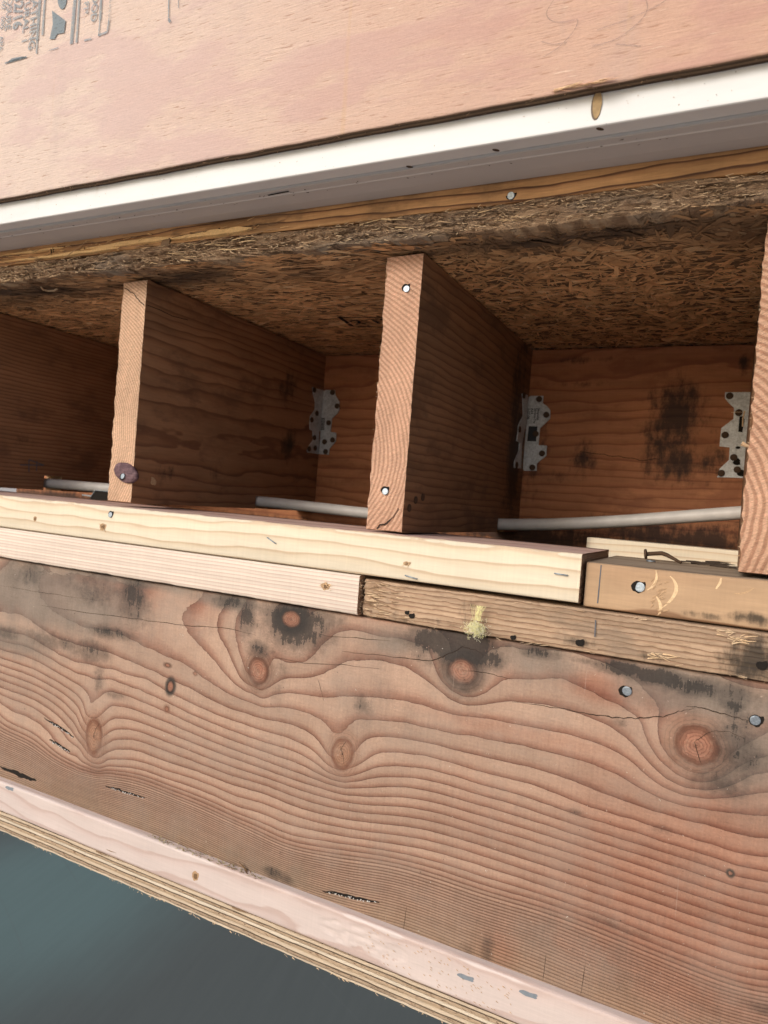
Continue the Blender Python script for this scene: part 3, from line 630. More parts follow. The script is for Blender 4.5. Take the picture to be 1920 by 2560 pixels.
# plywood edge
g = G('plywood_edge'); x, y, z = g.xyz(); wobz = (g.noise(g.comb(x * 8., 0., z * 20.), 1., 3, .6) - .5) * .0022
lay = (z + wobz + .4538) * (7. / .0252); par = ((lay * .5).frac()).gt(.5); lr = g.white(lay.floor())
gl = g.ss((lay.frac() - .5).abs(), .40, .48)
c1 = g.mix(lr, (.66, .57, .45), (.56, .45, .33)); c2 = g.mix(lr, (.36, .27, .19), (.46, .34, .23))
col = g.mix(par, c1, c2)
pits = g.noise(g.comb(x * 160., 0., z * 900.), 1., 3, .7); pk = g.ss(pits, .56, .64)
slant = g.noise(g.comb(x * 130. + z * 250., 1., z * 120.), 1., 2, .6)
col = g.mix(pk * (par * .75 + .12), col, (.10, .055, .03)); col = g.mix(g.ss(slant, .6, .66) * par * .6, col, (.16, .09, .05))
col = g.mix(gl * .85, col, (.085, .055, .035)); col = g.mul(col, g.noise(g.comb(x * 40., 0., z * 2000.), 1., 2) * .4 + .8)
M_plyedge = g.out(col, .85, pits * -1. - gl * 1.5 + slant * .3, .9, .0012, .1)
ply2 = empty('plywood_spacer', (-.5, .02, -.469), 'raw layered plywood edge running under the pink board above the dark opening', 'plywood')
def ple(X, Y, Z, I):
    return X, Y + np.where(Y < 0, .0010 * fbm(X * 40, Z * 900, 3, 4) + .0006 * np.sign(np.sin((Z + .4538) / .0252 * 7 * math.pi)), 0), Z + np.where((Y < 0) & (Z < -.450), .0008 * fbm(X * 90, Z, 7), 0)
sweep('board', rrect(-.0185, .069, -.4535, -.4283, .0008, 28, 3), np.linspace(-1.42, .3, 740), M_plyedge, ply2, ple)
splinters(ply2, 'splinters', lambda: ((random.uniform(-.95, .0), -.0185, random.uniform(-.4543, -.452)), (random.uniform(-.002, .004), -random.uniform(0, .0008), -random.uniform(.0005, .0018))), 120, [M_spl, M_fresh], .00035)
splinters(hdr, 'dark_slivers', lambda: (Vector(at(*random.choice([(185 + 80 * random.random(), 2103 + 32 * random.random()), (240, 2128), (580, 2268), (600, 2275)]), -.0205)), (.018 * random.uniform(.5, 1.2), -.0004, .0003)), 10, [M_spd], .0006)
# sawdust fuzz in the crack between beam and header
def fz():
    px = random.uniform(372, 660); c = at(px, 1956 + .392 * px, -.016); return ((c[0], -.015 + random.uniform(-.006, .002), zh1 + random.uniform(-.0005, .0015)), (random.uniform(-.004, .004), random.uniform(-.003, 0), random.uniform(-.001, .0035)))
splinters(beam, 'sawdust_fuzz', fz, 150, [simple('mossy_fuzz', (.28, .24, .12), .9), M_spd, simple('pale_fuzz', (.45, .38, .22), .9)], .0005)
a = MB(); c = Vector(at(628, 2193, -.014)); a.needle(c, Vector(at(598, 2155, -.016)), .0012); a.needle(c, Vector(at(612, 2175, -.02)), .001); a.build('splinter', M_kn2, beam)
# ================================================================ JOISTS
JT = .239
def joist(name, X0, X1, z0, zt, notch, side, end, label, holes=None, seed=0, moldf=None):
    ys = np.concatenate([[0.], np.linspace(.003, .403, 84)]); zs = np.linspace(z0, zt, 56)
    ny, nz = len(ys) - 1, len(zs) - 1
    fill = np.ones((ny, nz), bool)
    if notch:
        for i in range(ny):
            for j in range(nz):
                yc = (ys[i] + ys[i + 1]) / 2; zc = (zs[j] + zs[j + 1]) / 2
                if notch[0] < yc < notch[1] and zc < notch[2]: fill[i, j] = False
    V = []; idx = {}
    def vid(i, j, s):
        k = (i, j, s)
        if k not in idx:
            X = X1 if s else X0; Y = ys[i]; Z = zs[j]
            n = fbm(Z * 160 + s * 31, Y * 20 + seed, seed, 5)
            if i == 0: X += (n * .0022 if not s else n * .0007) - (0 if s else .0004); Y += .0006 * fbm(Z * 220, s * 3.3, seed + 9)
            if j == nz: Z -= .0016 * max(0, fbm(Y * 60, s * 7., seed + 2)) + (.0012 if i == 0 else 0)
            if i == 0 and j == 0: Z += .0008
            idx[k] = len(V); V.append((X, Y, Z))
        return idx[k]
    F_ = []; MI = []
    for i in range(ny):
        for j in range(nz):
            if not fill[i, j]: continue
            F_.append((vid(i, j, 1), vid(i + 1, j, 1), vid(i + 1, j + 1, 1), vid(i, j + 1, 1))); MI.append(0)
            F_.append((vid(i, j, 0), vid(i, j + 1, 0), vid(i + 1, j + 1, 0), vid(i + 1, j, 0))); MI.append(0)
            for di, dj, e in ((-1, 0, ((i, j), (i, j + 1))), (1, 0, ((i + 1, j + 1), (i + 1, j))), (0, -1, ((i + 1, j), (i, j))), (0, 1, ((i, j + 1), (i + 1, j + 1)))):
                a_, b_ = i + di, j + dj
                if 0 <= a_ < ny and 0 <= b_ < nz and fill[a_, b_]: continue
                if i == 0 and di == -1:   # subdivided end face would be flat anyway
                    pass
                F_.append((vid(*e[0], 0), vid(*e[0], 1), vid(*e[1], 1), vid(*e[1], 0)))
                MI.append(1 if di == -1 and i == 0 else (2 if (0 <= a_ < ny and 0 <= b_ < nz) else 0))
    V = np.array(V); t = empty(name, (X0, 0, z0), label, 'joist', 'floor joists between the two rows of boards')
    mo = np.zeros(len(V))
    for (px, py, ry, rz, st_) in (moldf or []):
        c = atx(px, py, X1); mo = np.maximum(mo, st_ * np.exp(-(((V[:, 1] - c[1]) / ry) ** 2 + ((V[:, 2] - c[2]) / rz) ** 2)))
    mesh('board', V, F_, [side, end, M_fresh2], t, MI, attrs=dict(mold=mo)); return t
side_kw = dict(rough=.62, mold=True, fiber=.32, dirt=.45, axis='y', scr=0., spec=.3)
def sidemat(nm, cx, cz, seed, k=1., sp=.009): return lumber(nm, (.235 * k, .122 * k, .062 * k), (.20 * k, .098 * k, .048 * k), (.135 * k, .062 * k, .032 * k), cen=(cx, cz), sp=sp, wob=3.5, seed=seed, blotch=(.10 * k, .052 * k, .03 * k), **side_kw)
X0R, X1R, X2R, X3L = -1.012, -.635, -.282, .0055
S0 = sidemat('aged_joist_side_ribbed', X0R + .02, .32, 3., 1.35, .006); S1 = sidemat('aged_joist_side_brown', X1R - .09, .07, 11., 1.3); S2 = sidemat('aged_joist_side_dark', X2R - .08, .30, 23., 1.05, .0075); S3 = sidemat('aged_joist_side_right', X3L, .1, 31.)
fe = (.70, .44, .29); fd = (.46, .235, .14)
E1 = endgrain('sawn_joist_end_fine', (.74, .50, .34), (.52, .29, .18), X1R - .135, .05, .0034, 2.)
E2 = endgrain('sawn_joist_end_pink', (.72, .45, .31), (.47, .24, .155), X2R - .125, .045, .0042, 5.)
E3 = endgrain('sawn_joist_end_coarse', (.70, .43, .29), (.40, .19, .115), X3L - .075, .01, .0056, 8.)
n1 = atx(636, 1262, X1R)[1]; n2_ = atx(1243, 1316, X2R)[1]; n0 = atx(112, 1208, X0R)[1]
joist('floor_joist', X0R - .038, X0R, -.024, JT, (n0, n0 + .03, -.002), S0, E1, 'leftmost dark ribbed joist at the left photo edge, pencil mark near its bottom', seed=1, moldf=[(60, 1100, .03, .02, .3)])
J1 = joist('floor_joist', X1R - .0375, X1R, -.0245, JT, (n1, n1 + .03, -.003), S1, E1, 'joist with pale fine grained sawn end and dark oval patch near its bottom', seed=2, moldf=[(722, 1110, .018, .028, 1.0), (722, 960, .025, .04, .6), (540, 1180, .02, .02, .3), (400, 1180, .03, .02, .45)])
J2 = joist('floor_joist', X2R - .0375, X2R, -.0278, JT, (n2_, n2_ + .03, -.008), S2, E2, 'central joist with pinkish sawn end and two zinc nails, one high and one low', seed=3, moldf=[(1285, 1150, .04, .09, 1.1), (1290, 1000, .03, .09, .9), (1315, 850, .02, .2, .6)])
J3 = joist('floor_joist', X3L, X3L + .038, -.0325, JT, None, S3, E3, 'rightmost joist at the photo edge with coarse dark pink saw cut end', seed=4)
for par, x0, x1, zb in ((J1, X1R - .038, X1R, -.0245), (J2, X2R - .038, X2R, -.0278), (J3, X3L, X3L, -.0325)):
    splinters(par, 'saw_fuzz', lambda: ((random.choice((x0, x0, x1)), random.uniform(0, .002), random.uniform(zb, JT)), (random.uniform(-.002, .0008), -random.uniform(0, .001), random.uniform(-.0015, .001))), 100, [M_spl, M_spl, M_fresh2], .00028)
nail(1017, 723, 0, .0036, 'zinc nail head high on the pink sawn end of the central joist', hole=1.15)
nail(964, 1229, 0, .0036, 'zinc nail head low on the pink sawn end of the central joist', hole=1.15)
for px, py, lb in ((1038, 1250, 'middle one of three rusty nail heads in the dark side of the central joist'), (1056, 1243, 'rusty nail head in the dark joist side, highest and deepest of the three'), (1022, 1270, 'lowest of the three rusty nail heads in the central joist side')):
    nail(0, 0, 0, .0042, lb, n=(1, 0, 0), pos=atx(px, py, X2R), mat=M_rust, hole=0, group='rusty nails in the side of the central joist')
# cracks on the joist ends
mb = MB(); mb.strip(wig([(975, 1300), (965, 1310), (950, 1312), (942, 1322)], -.0006, 4, .0008), .0014); mb.strip(wig([(996, 1270), (985, 1290), (975, 1300)], -.0006, 4, .0008), .0007); mb.build('crack', M_crack, J2)
mb = MB(); mb.strip(wig([(312, 720), (335, 735), (350, 755), (361, 763)], -.0005, 5, .0006), .0009); mb.build('crack', M_crack, J1)
mb = MB(); q = [atx(a_, c_, X1R) for a_, c_ in ((366, 762), (400, 775), (430, 790), (470, 800))]; mb.strip(q, .0009, n=(1, 0, 0)); mb.build('crack', M_crack, J1)
mb = MB()
for L in ([(72, 1150), (72, 1180)], [(92, 1152), (91, 1178)], [(72, 1149), (110, 1163)], [(50, 1162), (108, 1163)]): mb.strip([atx(a_, c_, X0R) for a_, c_ in L], .0016, n=(1, 0, 0), h=.0004)
mb.build('pencil_mark', M_graph, bpy.data.objects['floor_joist'])
# oval dark patch nailed on the left joist end
g = G('dark_bark_disc'); x, y, z = g.xyz(); n = g.noise(g.comb(x * 160., y * 100., z * 160.), 1., 5, .7); n2x = g.noise(g.comb(x * 60. + z * 90., 0., z * 500.), 1., 3, .7)
M_bark = g.out(g.ramp(n * .6 + n2x * .4, [(0., (.03, .015, .02)), (.45, (.10, .055, .065)), (.6, (.20, .12, .13)), (1., (.35, .25, .24))]), .7, n + n2x * .5, 1., .002)
pc = Vector(at(316, 1182, -.0005)); kp = empty('oval_patch', pc, 'dark purple-brown oval disc nailed over the lower end of the joist with the pale end', 'patch')
a = MB(); seg = 40
tilt = R(-16)
P = []
for q_, h_ in ((1.0, .001), (1.0, -.001), (.96, -.0030), (.7, -.0038), (.35, -.0042), (.05, -.0043)):
    for i in range(seg):
        th = i / seg * 2 * math.pi; rr = 1 + .07 * fbm(math.cos(th) * 2 + 5, math.sin(th) * 2, 3); u = math.cos(th) * .0192 * q_ * rr; v = math.sin(th) * .0113 * q_ * rr
        P.append((pc.x + u * math.cos(tilt) - v * math.sin(tilt), h_ + .0004 * fbm(u * 500, v * 500, 2), pc.z + u * math.sin(tilt) + v * math.cos(tilt)))
Fc = [(k * seg + i, k * seg + (i + 1) % seg, (k + 1) * seg + (i + 1) % seg, (k + 1) * seg + i) for k in range(5) for i in range(seg)] + [tuple(5 * seg + i for i in range(seg)), tuple(range(seg))[::-1]]
mesh('disc', P, Fc, M_bark, kp, smooth=True)
nail(308, 1191, -.0045, .0036, 'bright zinc nail head in the dark oval disc on the left joist', hole=1.2)
a = MB(); c = Vector(atx(382, 1204, X1R)); a.disc(c, (1, 0, 0), .004, .001, 0, 10, None, .6)
for _ in range(10): a.needle(c, c + Vector((.002, random.uniform(-.005, .005), random.uniform(-.005, .005))), .0008)
a.build('chipped_spot', M_fresh2, J1)
# ================================================================ BACK RIM BOARD
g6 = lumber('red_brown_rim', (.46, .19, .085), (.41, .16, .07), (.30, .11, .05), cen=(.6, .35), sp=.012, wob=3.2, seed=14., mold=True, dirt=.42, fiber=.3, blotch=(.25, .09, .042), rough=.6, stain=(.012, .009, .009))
MOLD_SHADE = [(1350, 1345, 260, 30, 1.1), (1700, 1350, 260, 40, 1.0), (700, 1330, 200, 30, 1.), (150, 1245, 200, 16, 1.), (1690, 1040, 60, 75, 1.), (1640, 1130, 35, 60, .75), (1700, 1160, 45, 40, .9), (1650, 1070, 20, 15, .9), (1455, 1150, 28, 35, .8), (1460, 900, 90, 8, .55), (1440, 960, 80, 8, .5), (1330, 1120, 40, 120, .5), (1300, 900, 30, 60, .4), (1860, 910, 12, 20, .9), (830, 1200, 20, 30, .3), (1780, 1150, 40, 60, .6), (1500, 860, 200, 8, .5), (1390, 1195, 30, 18, .45)]  # wide spots along the bottom are painted shade, the rest is mould
rim = empty('rim_board', (-.4, .42, -.05), 'dark reddish brown board closing the back of the joist bays, sooty mould patches and painted shade along its bottom', 'board')
sweep('board', rrect(.4035, .441, -.06, .2385, .001, 90, 2), np.linspace(-1.4, .5, 500), g6, rim, None, lambda X, Y, Z: dict(mold=blobs(X, Z, MOLD_SHADE, .4035)), smooth=False)
mb = MB(); mb.strip(wig([(1450, 1128), (1510, 1137), (1560, 1142), (1600, 1150), (1650, 1148)], .4035, 4, .001), .0008); mb.build('crack', M_crack, rim)
# cavity floor and litter
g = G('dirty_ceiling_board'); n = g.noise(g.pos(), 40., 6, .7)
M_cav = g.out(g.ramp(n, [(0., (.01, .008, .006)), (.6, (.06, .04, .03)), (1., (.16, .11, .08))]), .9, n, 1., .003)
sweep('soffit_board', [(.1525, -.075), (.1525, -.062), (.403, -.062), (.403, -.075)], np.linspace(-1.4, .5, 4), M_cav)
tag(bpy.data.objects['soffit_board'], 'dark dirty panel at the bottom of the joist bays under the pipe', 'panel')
M_leaf = simple('dead_leaf', (.05, .035, .025), .8, var=.5); M_leaf2 = simple('dead_leaf_grey', (.16, .14, .12), .8, var=.5)
a = MB()
for _ in range(90):
    x_ = random.choice([random.uniform(-.36, -.08), random.uniform(-.99, -.66), random.uniform(-.25, -.1)]); y_ = random.uniform(.16, .28); z_ = -.056 + random.uniform(0, .018)
    pts = []; th0 = random.random() * 6; r_ = random.uniform(.006, .018)
    for k in range(6): th = th0 + k * math.pi / 3; rr = r_ * random.uniform(.5, 1.1); pts.append((x_ + math.cos(th) * rr, y_ + math.sin(th) * rr, z_ + random.uniform(-.004, .004)))
    a.prism(pts, (0, 0, 1), .0004, random.choice((0, 0, 1)))
tag(a.build('leaf_litter', [M_leaf, M_leaf2]), 'dark dead leaves and grime in the gap behind the cream board', 'debris', kind='stuff')
# thin black bent metal scrap behind the top plate left
c = [atx(0, 0, -.8)]
a = MB(); q = [at(p_, r_, .145) for p_, r_ in ((205, 1237), (228, 1240), (238, 1226), (272, 1229))]; a.strip(q, .002, h=0); a.prism([q[1], q[2], q[3], at(272, 1250, .145), at(225, 1250, .145)], (0, 1, 0), .002, 1)
tag(a.build('metal_scrap', [M_zinc, M_dark]), 'thin black bent metal scrap lying beside the left joist under the pipe', 'scrap')
# cream lath behind the tan board
zl = at(1465, 1343, .153)[2]
lath = empty('pine_block', (0, .08, -.06), 'short clean cream pine block lying behind the tan board and the bent nail', 'block')
g7 = lumber('cream_block', **cream, cen=(.2, -.2), sp=.007, wob=2., seed=20., fiber=.12, dirt=.12)
xl0 = at(1465, 1380, .153)[0]
def lz(X, Y, Z, I): return X, Y, Z + (X - xl0) * -.03
sweep('board', rrect(.153, .190, -.061, zl, .001, 6, 2), np.linspace(xl0, .12, 30), g7, lath, None)
a = MB()
for px, py, l in ((1750, 1408, 45), (1800, 1416, 40), (1770, 1412, 60), (1700, 1405, 20)):
    c = Vector(atz(px, py, zbt + .001)); 
    for _ in range(4): e = c + Vector((random.uniform(-.01, .012), random.uniform(-.004, .004), random.uniform(0, .002))); a.needle(e, e + Vector((random.uniform(.01, .024), random.uniform(-.003, .003), random.uniform(-.001, .002))), .0012)
tag(a.build('bark_slivers', M_leaf), 'dark bark slivers on the grey top of the tan board beside the rightmost joist', 'debris', kind='stuff')
# ================================================================ PIPE
g = G('white_plastic_pipe'); n = g.noise(g.pos(), 60., 4); M_pipe = g.out(g.mul((.62, .59, .56), n * .4 + .75), .45, n, .1, .0005, .45)
yN2 = n2_ + .013; q2 = Vector((X2R, yN2, at(1243, 1310, yN2)[2])); q3 = Vector(at(1850, 1281, .30)); yN1 = n1 + .013; q1 = Vector((X1R, yN1, -.0135)); yN0 = n0 + .013; q00 = Vector((X0R, yN0, atx(116, 1208, X0R)[2]))
d3 = (q3 - q2)
q15 = Vector((-.33, .285, q2.z + .002)); pts = []
ctl = [q00 + Vector((-.3, -.02, 0)), q00, q1, q2, q3 + d3 * .12, q3 + d3 * .6]
def cr(P0, P1, P2, P3, t): return .5 * ((2 * P1) + (-P0 + P2) * t + (2 * P0 - 5 * P1 + 4 * P2 - P3) * t * t + (-P0 + 3 * P1 - 3 * P2 + P3) * t ** 3)
for i in range(len(ctl) - 1):
    for k in range(10):
        pts.append(cr(ctl[max(i - 1, 0)], ctl[i], ctl[i + 1], ctl[min(i + 2, len(ctl) - 1)], k / 10))
a = MB(); a.tube(pts, .0078, 20); tag(a.build('water_pipe', M_pipe, None, True), 'milky white plastic pipe threaded through notches at the bottom of the joists', 'pipe')
# ================================================================ METAL CLIPS
g = G('galvanised_clip'); x, y, z = g.xyz(); n = g.noise(g.pos(), 350., 4, .7); n2x = g.noise(g.pos(), 110., 5, .8)
M_galv = g.out(g.ramp(n * .55 + n2x * .45, [(0., (.16, .16, .16)), (.42, (.42, .43, .44)), (.56, (.62, .64, .66)), (1., (.85, .87, .9))]), g.ss(n, .2, .9) * .3 + .38, n, .5, .0008, .5, .45)
M_ink = simple('black_ink', (.03, .03, .035), .6)
def clip(origin, s, back, side, X, bn_, sn, label, par_g='metal framing clips at the back of the joists', texts=None, slot=None):
    cv = lambda p: (origin[0] + p[0] * s, origin[1] + p[1] * s)
    Yb = .4025; c0 = at(*cv(back[0]), Yb); t = empty('framing_clip', c0, label, 'metal clip', par_g)
    a = MB(); a.prism([at(*cv(p), Yb) for p in back], (0, -1, 0), .0016); a.build('back_flange', M_galv, t)
    if side: a = MB(); a.prism([atx(*cv(p), X + .0004) for p in side], (1, 0, 0), .0015); a.build('side_flange', M_galv, t)
    for p in bn_: a = MB(); a.disc(at(*cv(p), Yb - .0016), (0, -1, 0), .0044, .0018, 0, 14); a.build('nail_head', M_rust, t, True)
    for p in sn: a = MB(); a.disc(atx(*cv(p), X + .002), (1, 0, 0), .0044, .0018, 0, 14); a.build('nail_head', M_rust, t, True)
    if slot: a = MB(); a.prism([at(*cv(p), Yb - .0017) for p in slot], (0, -1, 0), .0002); a.build('slot', M_dark, t)
    return t, cv
def text(body, size, origin, xd, yd, mat, parent, name='lettering', align='LEFT', bold=.0, sx=1.):
    cu = bpy.data.curves.new(name, 'FONT'); cu.body = body; cu.size = size; cu.align_x = align; cu.offset = bold
    to = bpy.data.objects.new(name, cu); link(to); bpy.context.view_layer.update()
    me = bpy.data.meshes.new_from_object(to); bpy.data.objects.remove(to); me.materials.clear(); me.materials.append(mat)
    xd = Vector(xd).normalized(); yd = Vector(yd).normalized(); zd = xd.cross(yd)
    mt = Matrix((( *xd, 0), (*yd, 0), (*zd, 0), (0, 0, 0, 1))).transposed(); mt.translation = Vector(origin) + zd * .0003
    loc = Vector(parent.location)
    me.transform(Matrix.Translation(-loc) @ mt @ Matrix.Diagonal((sx, 1, 1, 1))); me.name = name
    o_ = bpy.data.objects.new(name, me); link(o_); o_.parent = parent; return o_
DN = (0, 0, -1)
t1, cv = clip((720, 940), .1085, [(810,360),(880,325),(1090,330),(1095,430),(1190,600),(1190,780),(1150,860),(1020,980),(985,1290),(1120,1310),(1110,1500),(960,1680),(945,1815),(720,1800),(760,1280),(735,1250),(770,800)],
     [(800,330),(560,260),(570,430),(620,600),(610,770),(510,920),(490,1100),(495,1230),(560,1260),(570,1480),(480,1600),(430,1720),(440,1760),(690,1800),(700,1280),(735,1250),(790,500)], X1R,
     [(1030,380),(1135,695),(940,1080),(1030,1475),(845,1515),(870,1745)], [(600,320),(660,860),(540,1010),(600,1420),(480,1680),(620,1660)], 'galvanised metal clip with barcode at the back of the joist with the pale end')
text('||||||||', .010, at(*cv((775, 960)), .4008), DN, (1, 0, 0), M_ink, t1, 'barcode', bold=.0004)
t2, cv = clip((1240, 960), .1206, [(660,280),(730,250),(985,250),(975,400),(1060,460),(1130,545),(1125,720),(1000,840),(915,920),(900,1100),(885,1270),(1060,1280),(1045,1490),(850,1650),(845,1800),(590,1800),(565,1760),(600,1250),(585,1220),(610,860),(640,500)],
     [(640,230),(530,200),(540,300),(550,650),(455,850),(440,1000),(415,1180),(475,1210),(465,1380),(370,1600),(365,1740),(500,1750),(520,1250),(600,840),(640,500)], X2R,
     [(895,315),(1045,640),(825,1035),(955,1440),(755,1730)], [(570,240),(480,940),(420,1680)], 'galvanised metal clip with printed lines and dark square stamp behind the central joist')
for i, (s_, xx) in enumerate((('Simpson', 890), ('Strong-Tie', 825), ('A34', 755), ('2-27-08', 690))):
    text(s_, .0052, at(*cv((xx - 25, 500)), .4008), DN, (1, 0, 0), M_ink, t2, 'lettering', bold=.0001)
a = MB(); a.prism([at(*cv(p), .4008) for p in ((680,875),(860,880),(830,1190),(645,1185))], (0, -1, 0), .0002); a.build('ink_stamp', M_ink, t2)
t3, cv = clip((1740, 940), .1266, [(575,325),(1150,320),(1150,2020),(410,2000),(440,1960),(470,1830),(650,1660),(665,1410),(465,1390),(480,1200),(500,1030),(740,850),(750,630),(650,540),(570,440)],
     None, X3L, [(665,395),(845,725),(575,1165),(745,1610),(500,1920),(815,1850),(1130,1300)], [], 'bright galvanised metal clip peeking out behind the rightmost joist', slot=[(860,800),(930,790),(960,860),(915,1110),(835,1100)])
a = MB(); a.disc(at(*cv((830, 1415)), .4005), (0, -1, 0), .0028, .0003, 0, 12, .0018); a.disc(at(*cv((800, 1700)), .4005), (0, -1, 0), .0045, .0004, 0, 9, .0035, .6); a.disc(at(*cv((880, 1920)), .4005), (0, -1, 0), .0045, .0004, 0, 9, .0035, .6); a.build('punched_hole', M_dark, t3)
sh = MB(); sh.needle(at(*cv((960, 690)), .30), at(*cv((920, 1000)), .30), .0012, 0, .9); sh.needle(at(*cv((700, 720)), .30), at(*cv((930, 715)), .30), .0005); sh.needle(at(*cv((900, 1330)), .0), at(*cv((1040, 1390)), .0), .0025, 1, .6)
tag(sh.build('wood_slivers', [M_fresh, M_fresh2]), 'thin pale wood slivers hanging in front of the right metal clip', 'debris', kind='stuff')
# ================================================================ OSB SUBFLOOR
osb = empty('strand_board_subfloor', (-.4, .0, .2415), 'brown strand board ceiling of the joist bays with crumbling torn front edge', 'board')
OZ = .2420; OF = -.031
g = G('osb_core'); n = g.noise(g.pos(), 120., 5, .7); M_osbc = g.out(g.ramp(n, [(0., (.08, .045, .025)), (.5, (.20, .12, .065)), (1., (.34, .21, .12))]), .9, n, .8, .002)
sweep('core', [(OF + .006, OZ), (OF + .006, OZ + .018), (.44, OZ + .018), (.44, OZ)], np.linspace(-1.45, .5, 10), M_osbc, osb, smooth=False)
g = G('osb_flakes'); c_ = g.attr('col', True); x, y, z = g.xyz(); n = g.noise(g.pos(), 900., 4, .75); n3 = g.noise(g.pos(), 12., 5, .6)
M_flk = g.out(g.mul(g.mul(c_, n * 1.0 + .85), n3 * .8 + .58), .75, n, .8, .0008, .25)
NF = 32000
cx_ = rng.uniform(-1.25, .42, NF); cy_ = rng.uniform(OF + .006, .42, NF) ; left = cx_ < -.30
th = np.where(rng.random(NF) < .25, rng.normal(0, .45, NF), rng.uniform(0, math.pi, NF)); th = np.where(left, rng.normal(.15, .35, NF), th)
ln = rng.gamma(1.8, .0045, NF).clip(.0018, .026) * np.where(left, 1.3, 1.); wd = np.minimum(rng.gamma(1.6, .0012, NF).clip(.0004, .006), ln * .5); cz_ = OZ - rng.uniform(.0001, .0013, NF)
tl = rng.normal(0, .05, NF); tw = rng.normal(0, .11, NF) * np.where(rng.random(NF) < .12, 1.6, 1)
ang = np.array([0, .9, 2.2, 3.14, 4.0, 5.3]); V = np.zeros((NF, 6, 3))
for k in range(6):
    u = np.cos(ang[k]) * ln * rng.uniform(.7, 1.15, NF); v = np.sin(ang[k]) * wd * rng.uniform(.7, 1.3, NF)
    V[:, k, 0] = cx_ + u * np.cos(th) - v * np.sin(th); V[:, k, 1] = cy_ + u * np.sin(th) + v * np.cos(th)
    V[:, k, 2] = cz_ + u * tl + v * tw
V[:, :, 2] = np.minimum(V[:, :, 2], OZ - .00005); V[:, :, 1] = np.clip(V[:, :, 1], OF + .003, .43)
br = rng.uniform(.72, 1.2, NF)[:, None]; hue = rng.random(NF)[:, None]
cc = (np.array([.62, .37, .18]) * (1 - hue) + np.array([.54, .295, .135]) * hue) * br
pal = (rng.random(NF) < .06)[:, None]; cc = np.where(pal, np.array([.66, .44, .24]), cc)
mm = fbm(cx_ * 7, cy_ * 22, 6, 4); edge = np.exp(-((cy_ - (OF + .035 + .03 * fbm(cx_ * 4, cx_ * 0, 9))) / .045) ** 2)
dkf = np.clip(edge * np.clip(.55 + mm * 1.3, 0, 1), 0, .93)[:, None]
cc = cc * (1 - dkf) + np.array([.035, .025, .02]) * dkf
cols = np.repeat(cc, 6, 0)
mesh('strands', V.reshape(-1, 3), [tuple(range(i * 6 + 5, i * 6 - 1, -1)) for i in range(NF)], M_flk, osb, cols=cols)['kind'] = 'stuff'
# crumbling edge
g = G('rotten_edge'); x, y, z = g.xyz(); n = g.noise(g.comb(x * 60., y * 200., z * 500.), 1., 5, .75); n2x = g.noise(g.comb(x * 18., 0., z * 60.), 1., 4, .6); n3 = g.noise(g.pos(), 800., 3, .8)
col = g.ramp(n * .6 + n2x * .4, [(0., (.05, .03, .018)), (.34, (.16, .095, .055)), (.46, (.38, .24, .145)), (.6, (.54, .37, .235)), (1., (.64, .48, .33))])
col = g.mix(g.ss(g.noise(g.comb(x * 5., 2., z * 20.), 1., 4, .6), .5, .62) * .5, col, (.30, .255, .21))
crk = g.ss(g.noise(g.comb(x * 22., 4., z * 330.), 1., 4, .7), .54, .62); crk2 = g.ss(g.noise(g.comb(x * 120., 4., z * 200.), 1., 4, .7), .58, .66)
col = g.mix(crk * .6, col, (.07, .04, .022)); col = g.mix(crk2 * .6, col, (.09, .055, .03))
M_rot = g.out(g.mul(col, n3 * 1.1 + .5), .95, n + n3 * .7 - crk - crk2, 1., .006, .08)
def rot_d(X, Y, Z, I):
    fr_ = (Y < OF + .002)
    n = fbm(X * 25, Z * 260, 3, 5); n2 = fbm(X * 140, Z * 500, 13, 4)
    sc = np.where(X < -.45, 1.2, 1.)
    t = (Z - OZ) / .0195
    return X, Y + np.where(fr_, (.0050 * n + .0032 * n2) * sc + .004 * (t - .5) ** 2, 0), Z + np.where(fr_, .0028 * fbm(X * 18, t * 2, 23, 4) + .0010 * n2, 0)
pr = [(OF, OZ - .0015 + .0205 * i / 26) for i in range(27)]
sweep('rotten_edge', pr + [(.02, OZ + .0175), (.02, OZ + .001)], np.linspace(-1.4, .3, 1700), M_rot, osb, rot_d)
M_fib = simple('edge_fibre_tan', (.36, .24, .14), .9, var=.4); M_fib2 = simple('edge_fibre_brown', (.16, .095, .055), .9, var=.4); M_fib3 = simple('edge_fibre_pale', (.55, .40, .25), .9, var=.3)
splinters(osb, 'edge_fibres', lambda: ((random.uniform(-1.05, .12), OF - random.uniform(-.001, .003), random.uniform(OZ - .001, OZ + .019)), (random.choice((-1, 1)) * random.uniform(.001, .006), random.uniform(-.002, .001), random.uniform(-.002, .002))), 2200, [M_fib, M_fib2, M_fib3, M_fib3], .0005)
splinters(osb, 'hanging_fibres', lambda: ((random.uniform(-1.0, .05), OF - .002, OZ + random.uniform(-.001, .02)), (random.uniform(-.006, .006), random.uniform(-.004, 0), random.uniform(-.008, .004))), 130, [M_fib, M_spd], .00028)
def chunk():
    X = random.choice((random.uniform(-1.0, -.45), random.uniform(-1.0, .1)))
    return ((X, OF - random.uniform(.000, .003), OZ + random.uniform(-.002, .019)), (random.uniform(.006, .026), -random.uniform(-.002, .004), random.uniform(-.004, .003)))
splinters(osb, 'torn_strands', chunk, 170, [M_fib, M_fib2, M_spd, simple('torn_strand_yellow', (.50, .35, .19), .8)], .0010)
M_osbink = simple('osb_stamp_ink', (.02, .016, .014), .8)
zt_ = OZ - .0016
a = MB()
def zs_(L, wd): a.strip([atz(p_, r_, zt_) for p_, r_ in L], wd, n=(0, 0, -1), h=.0002)
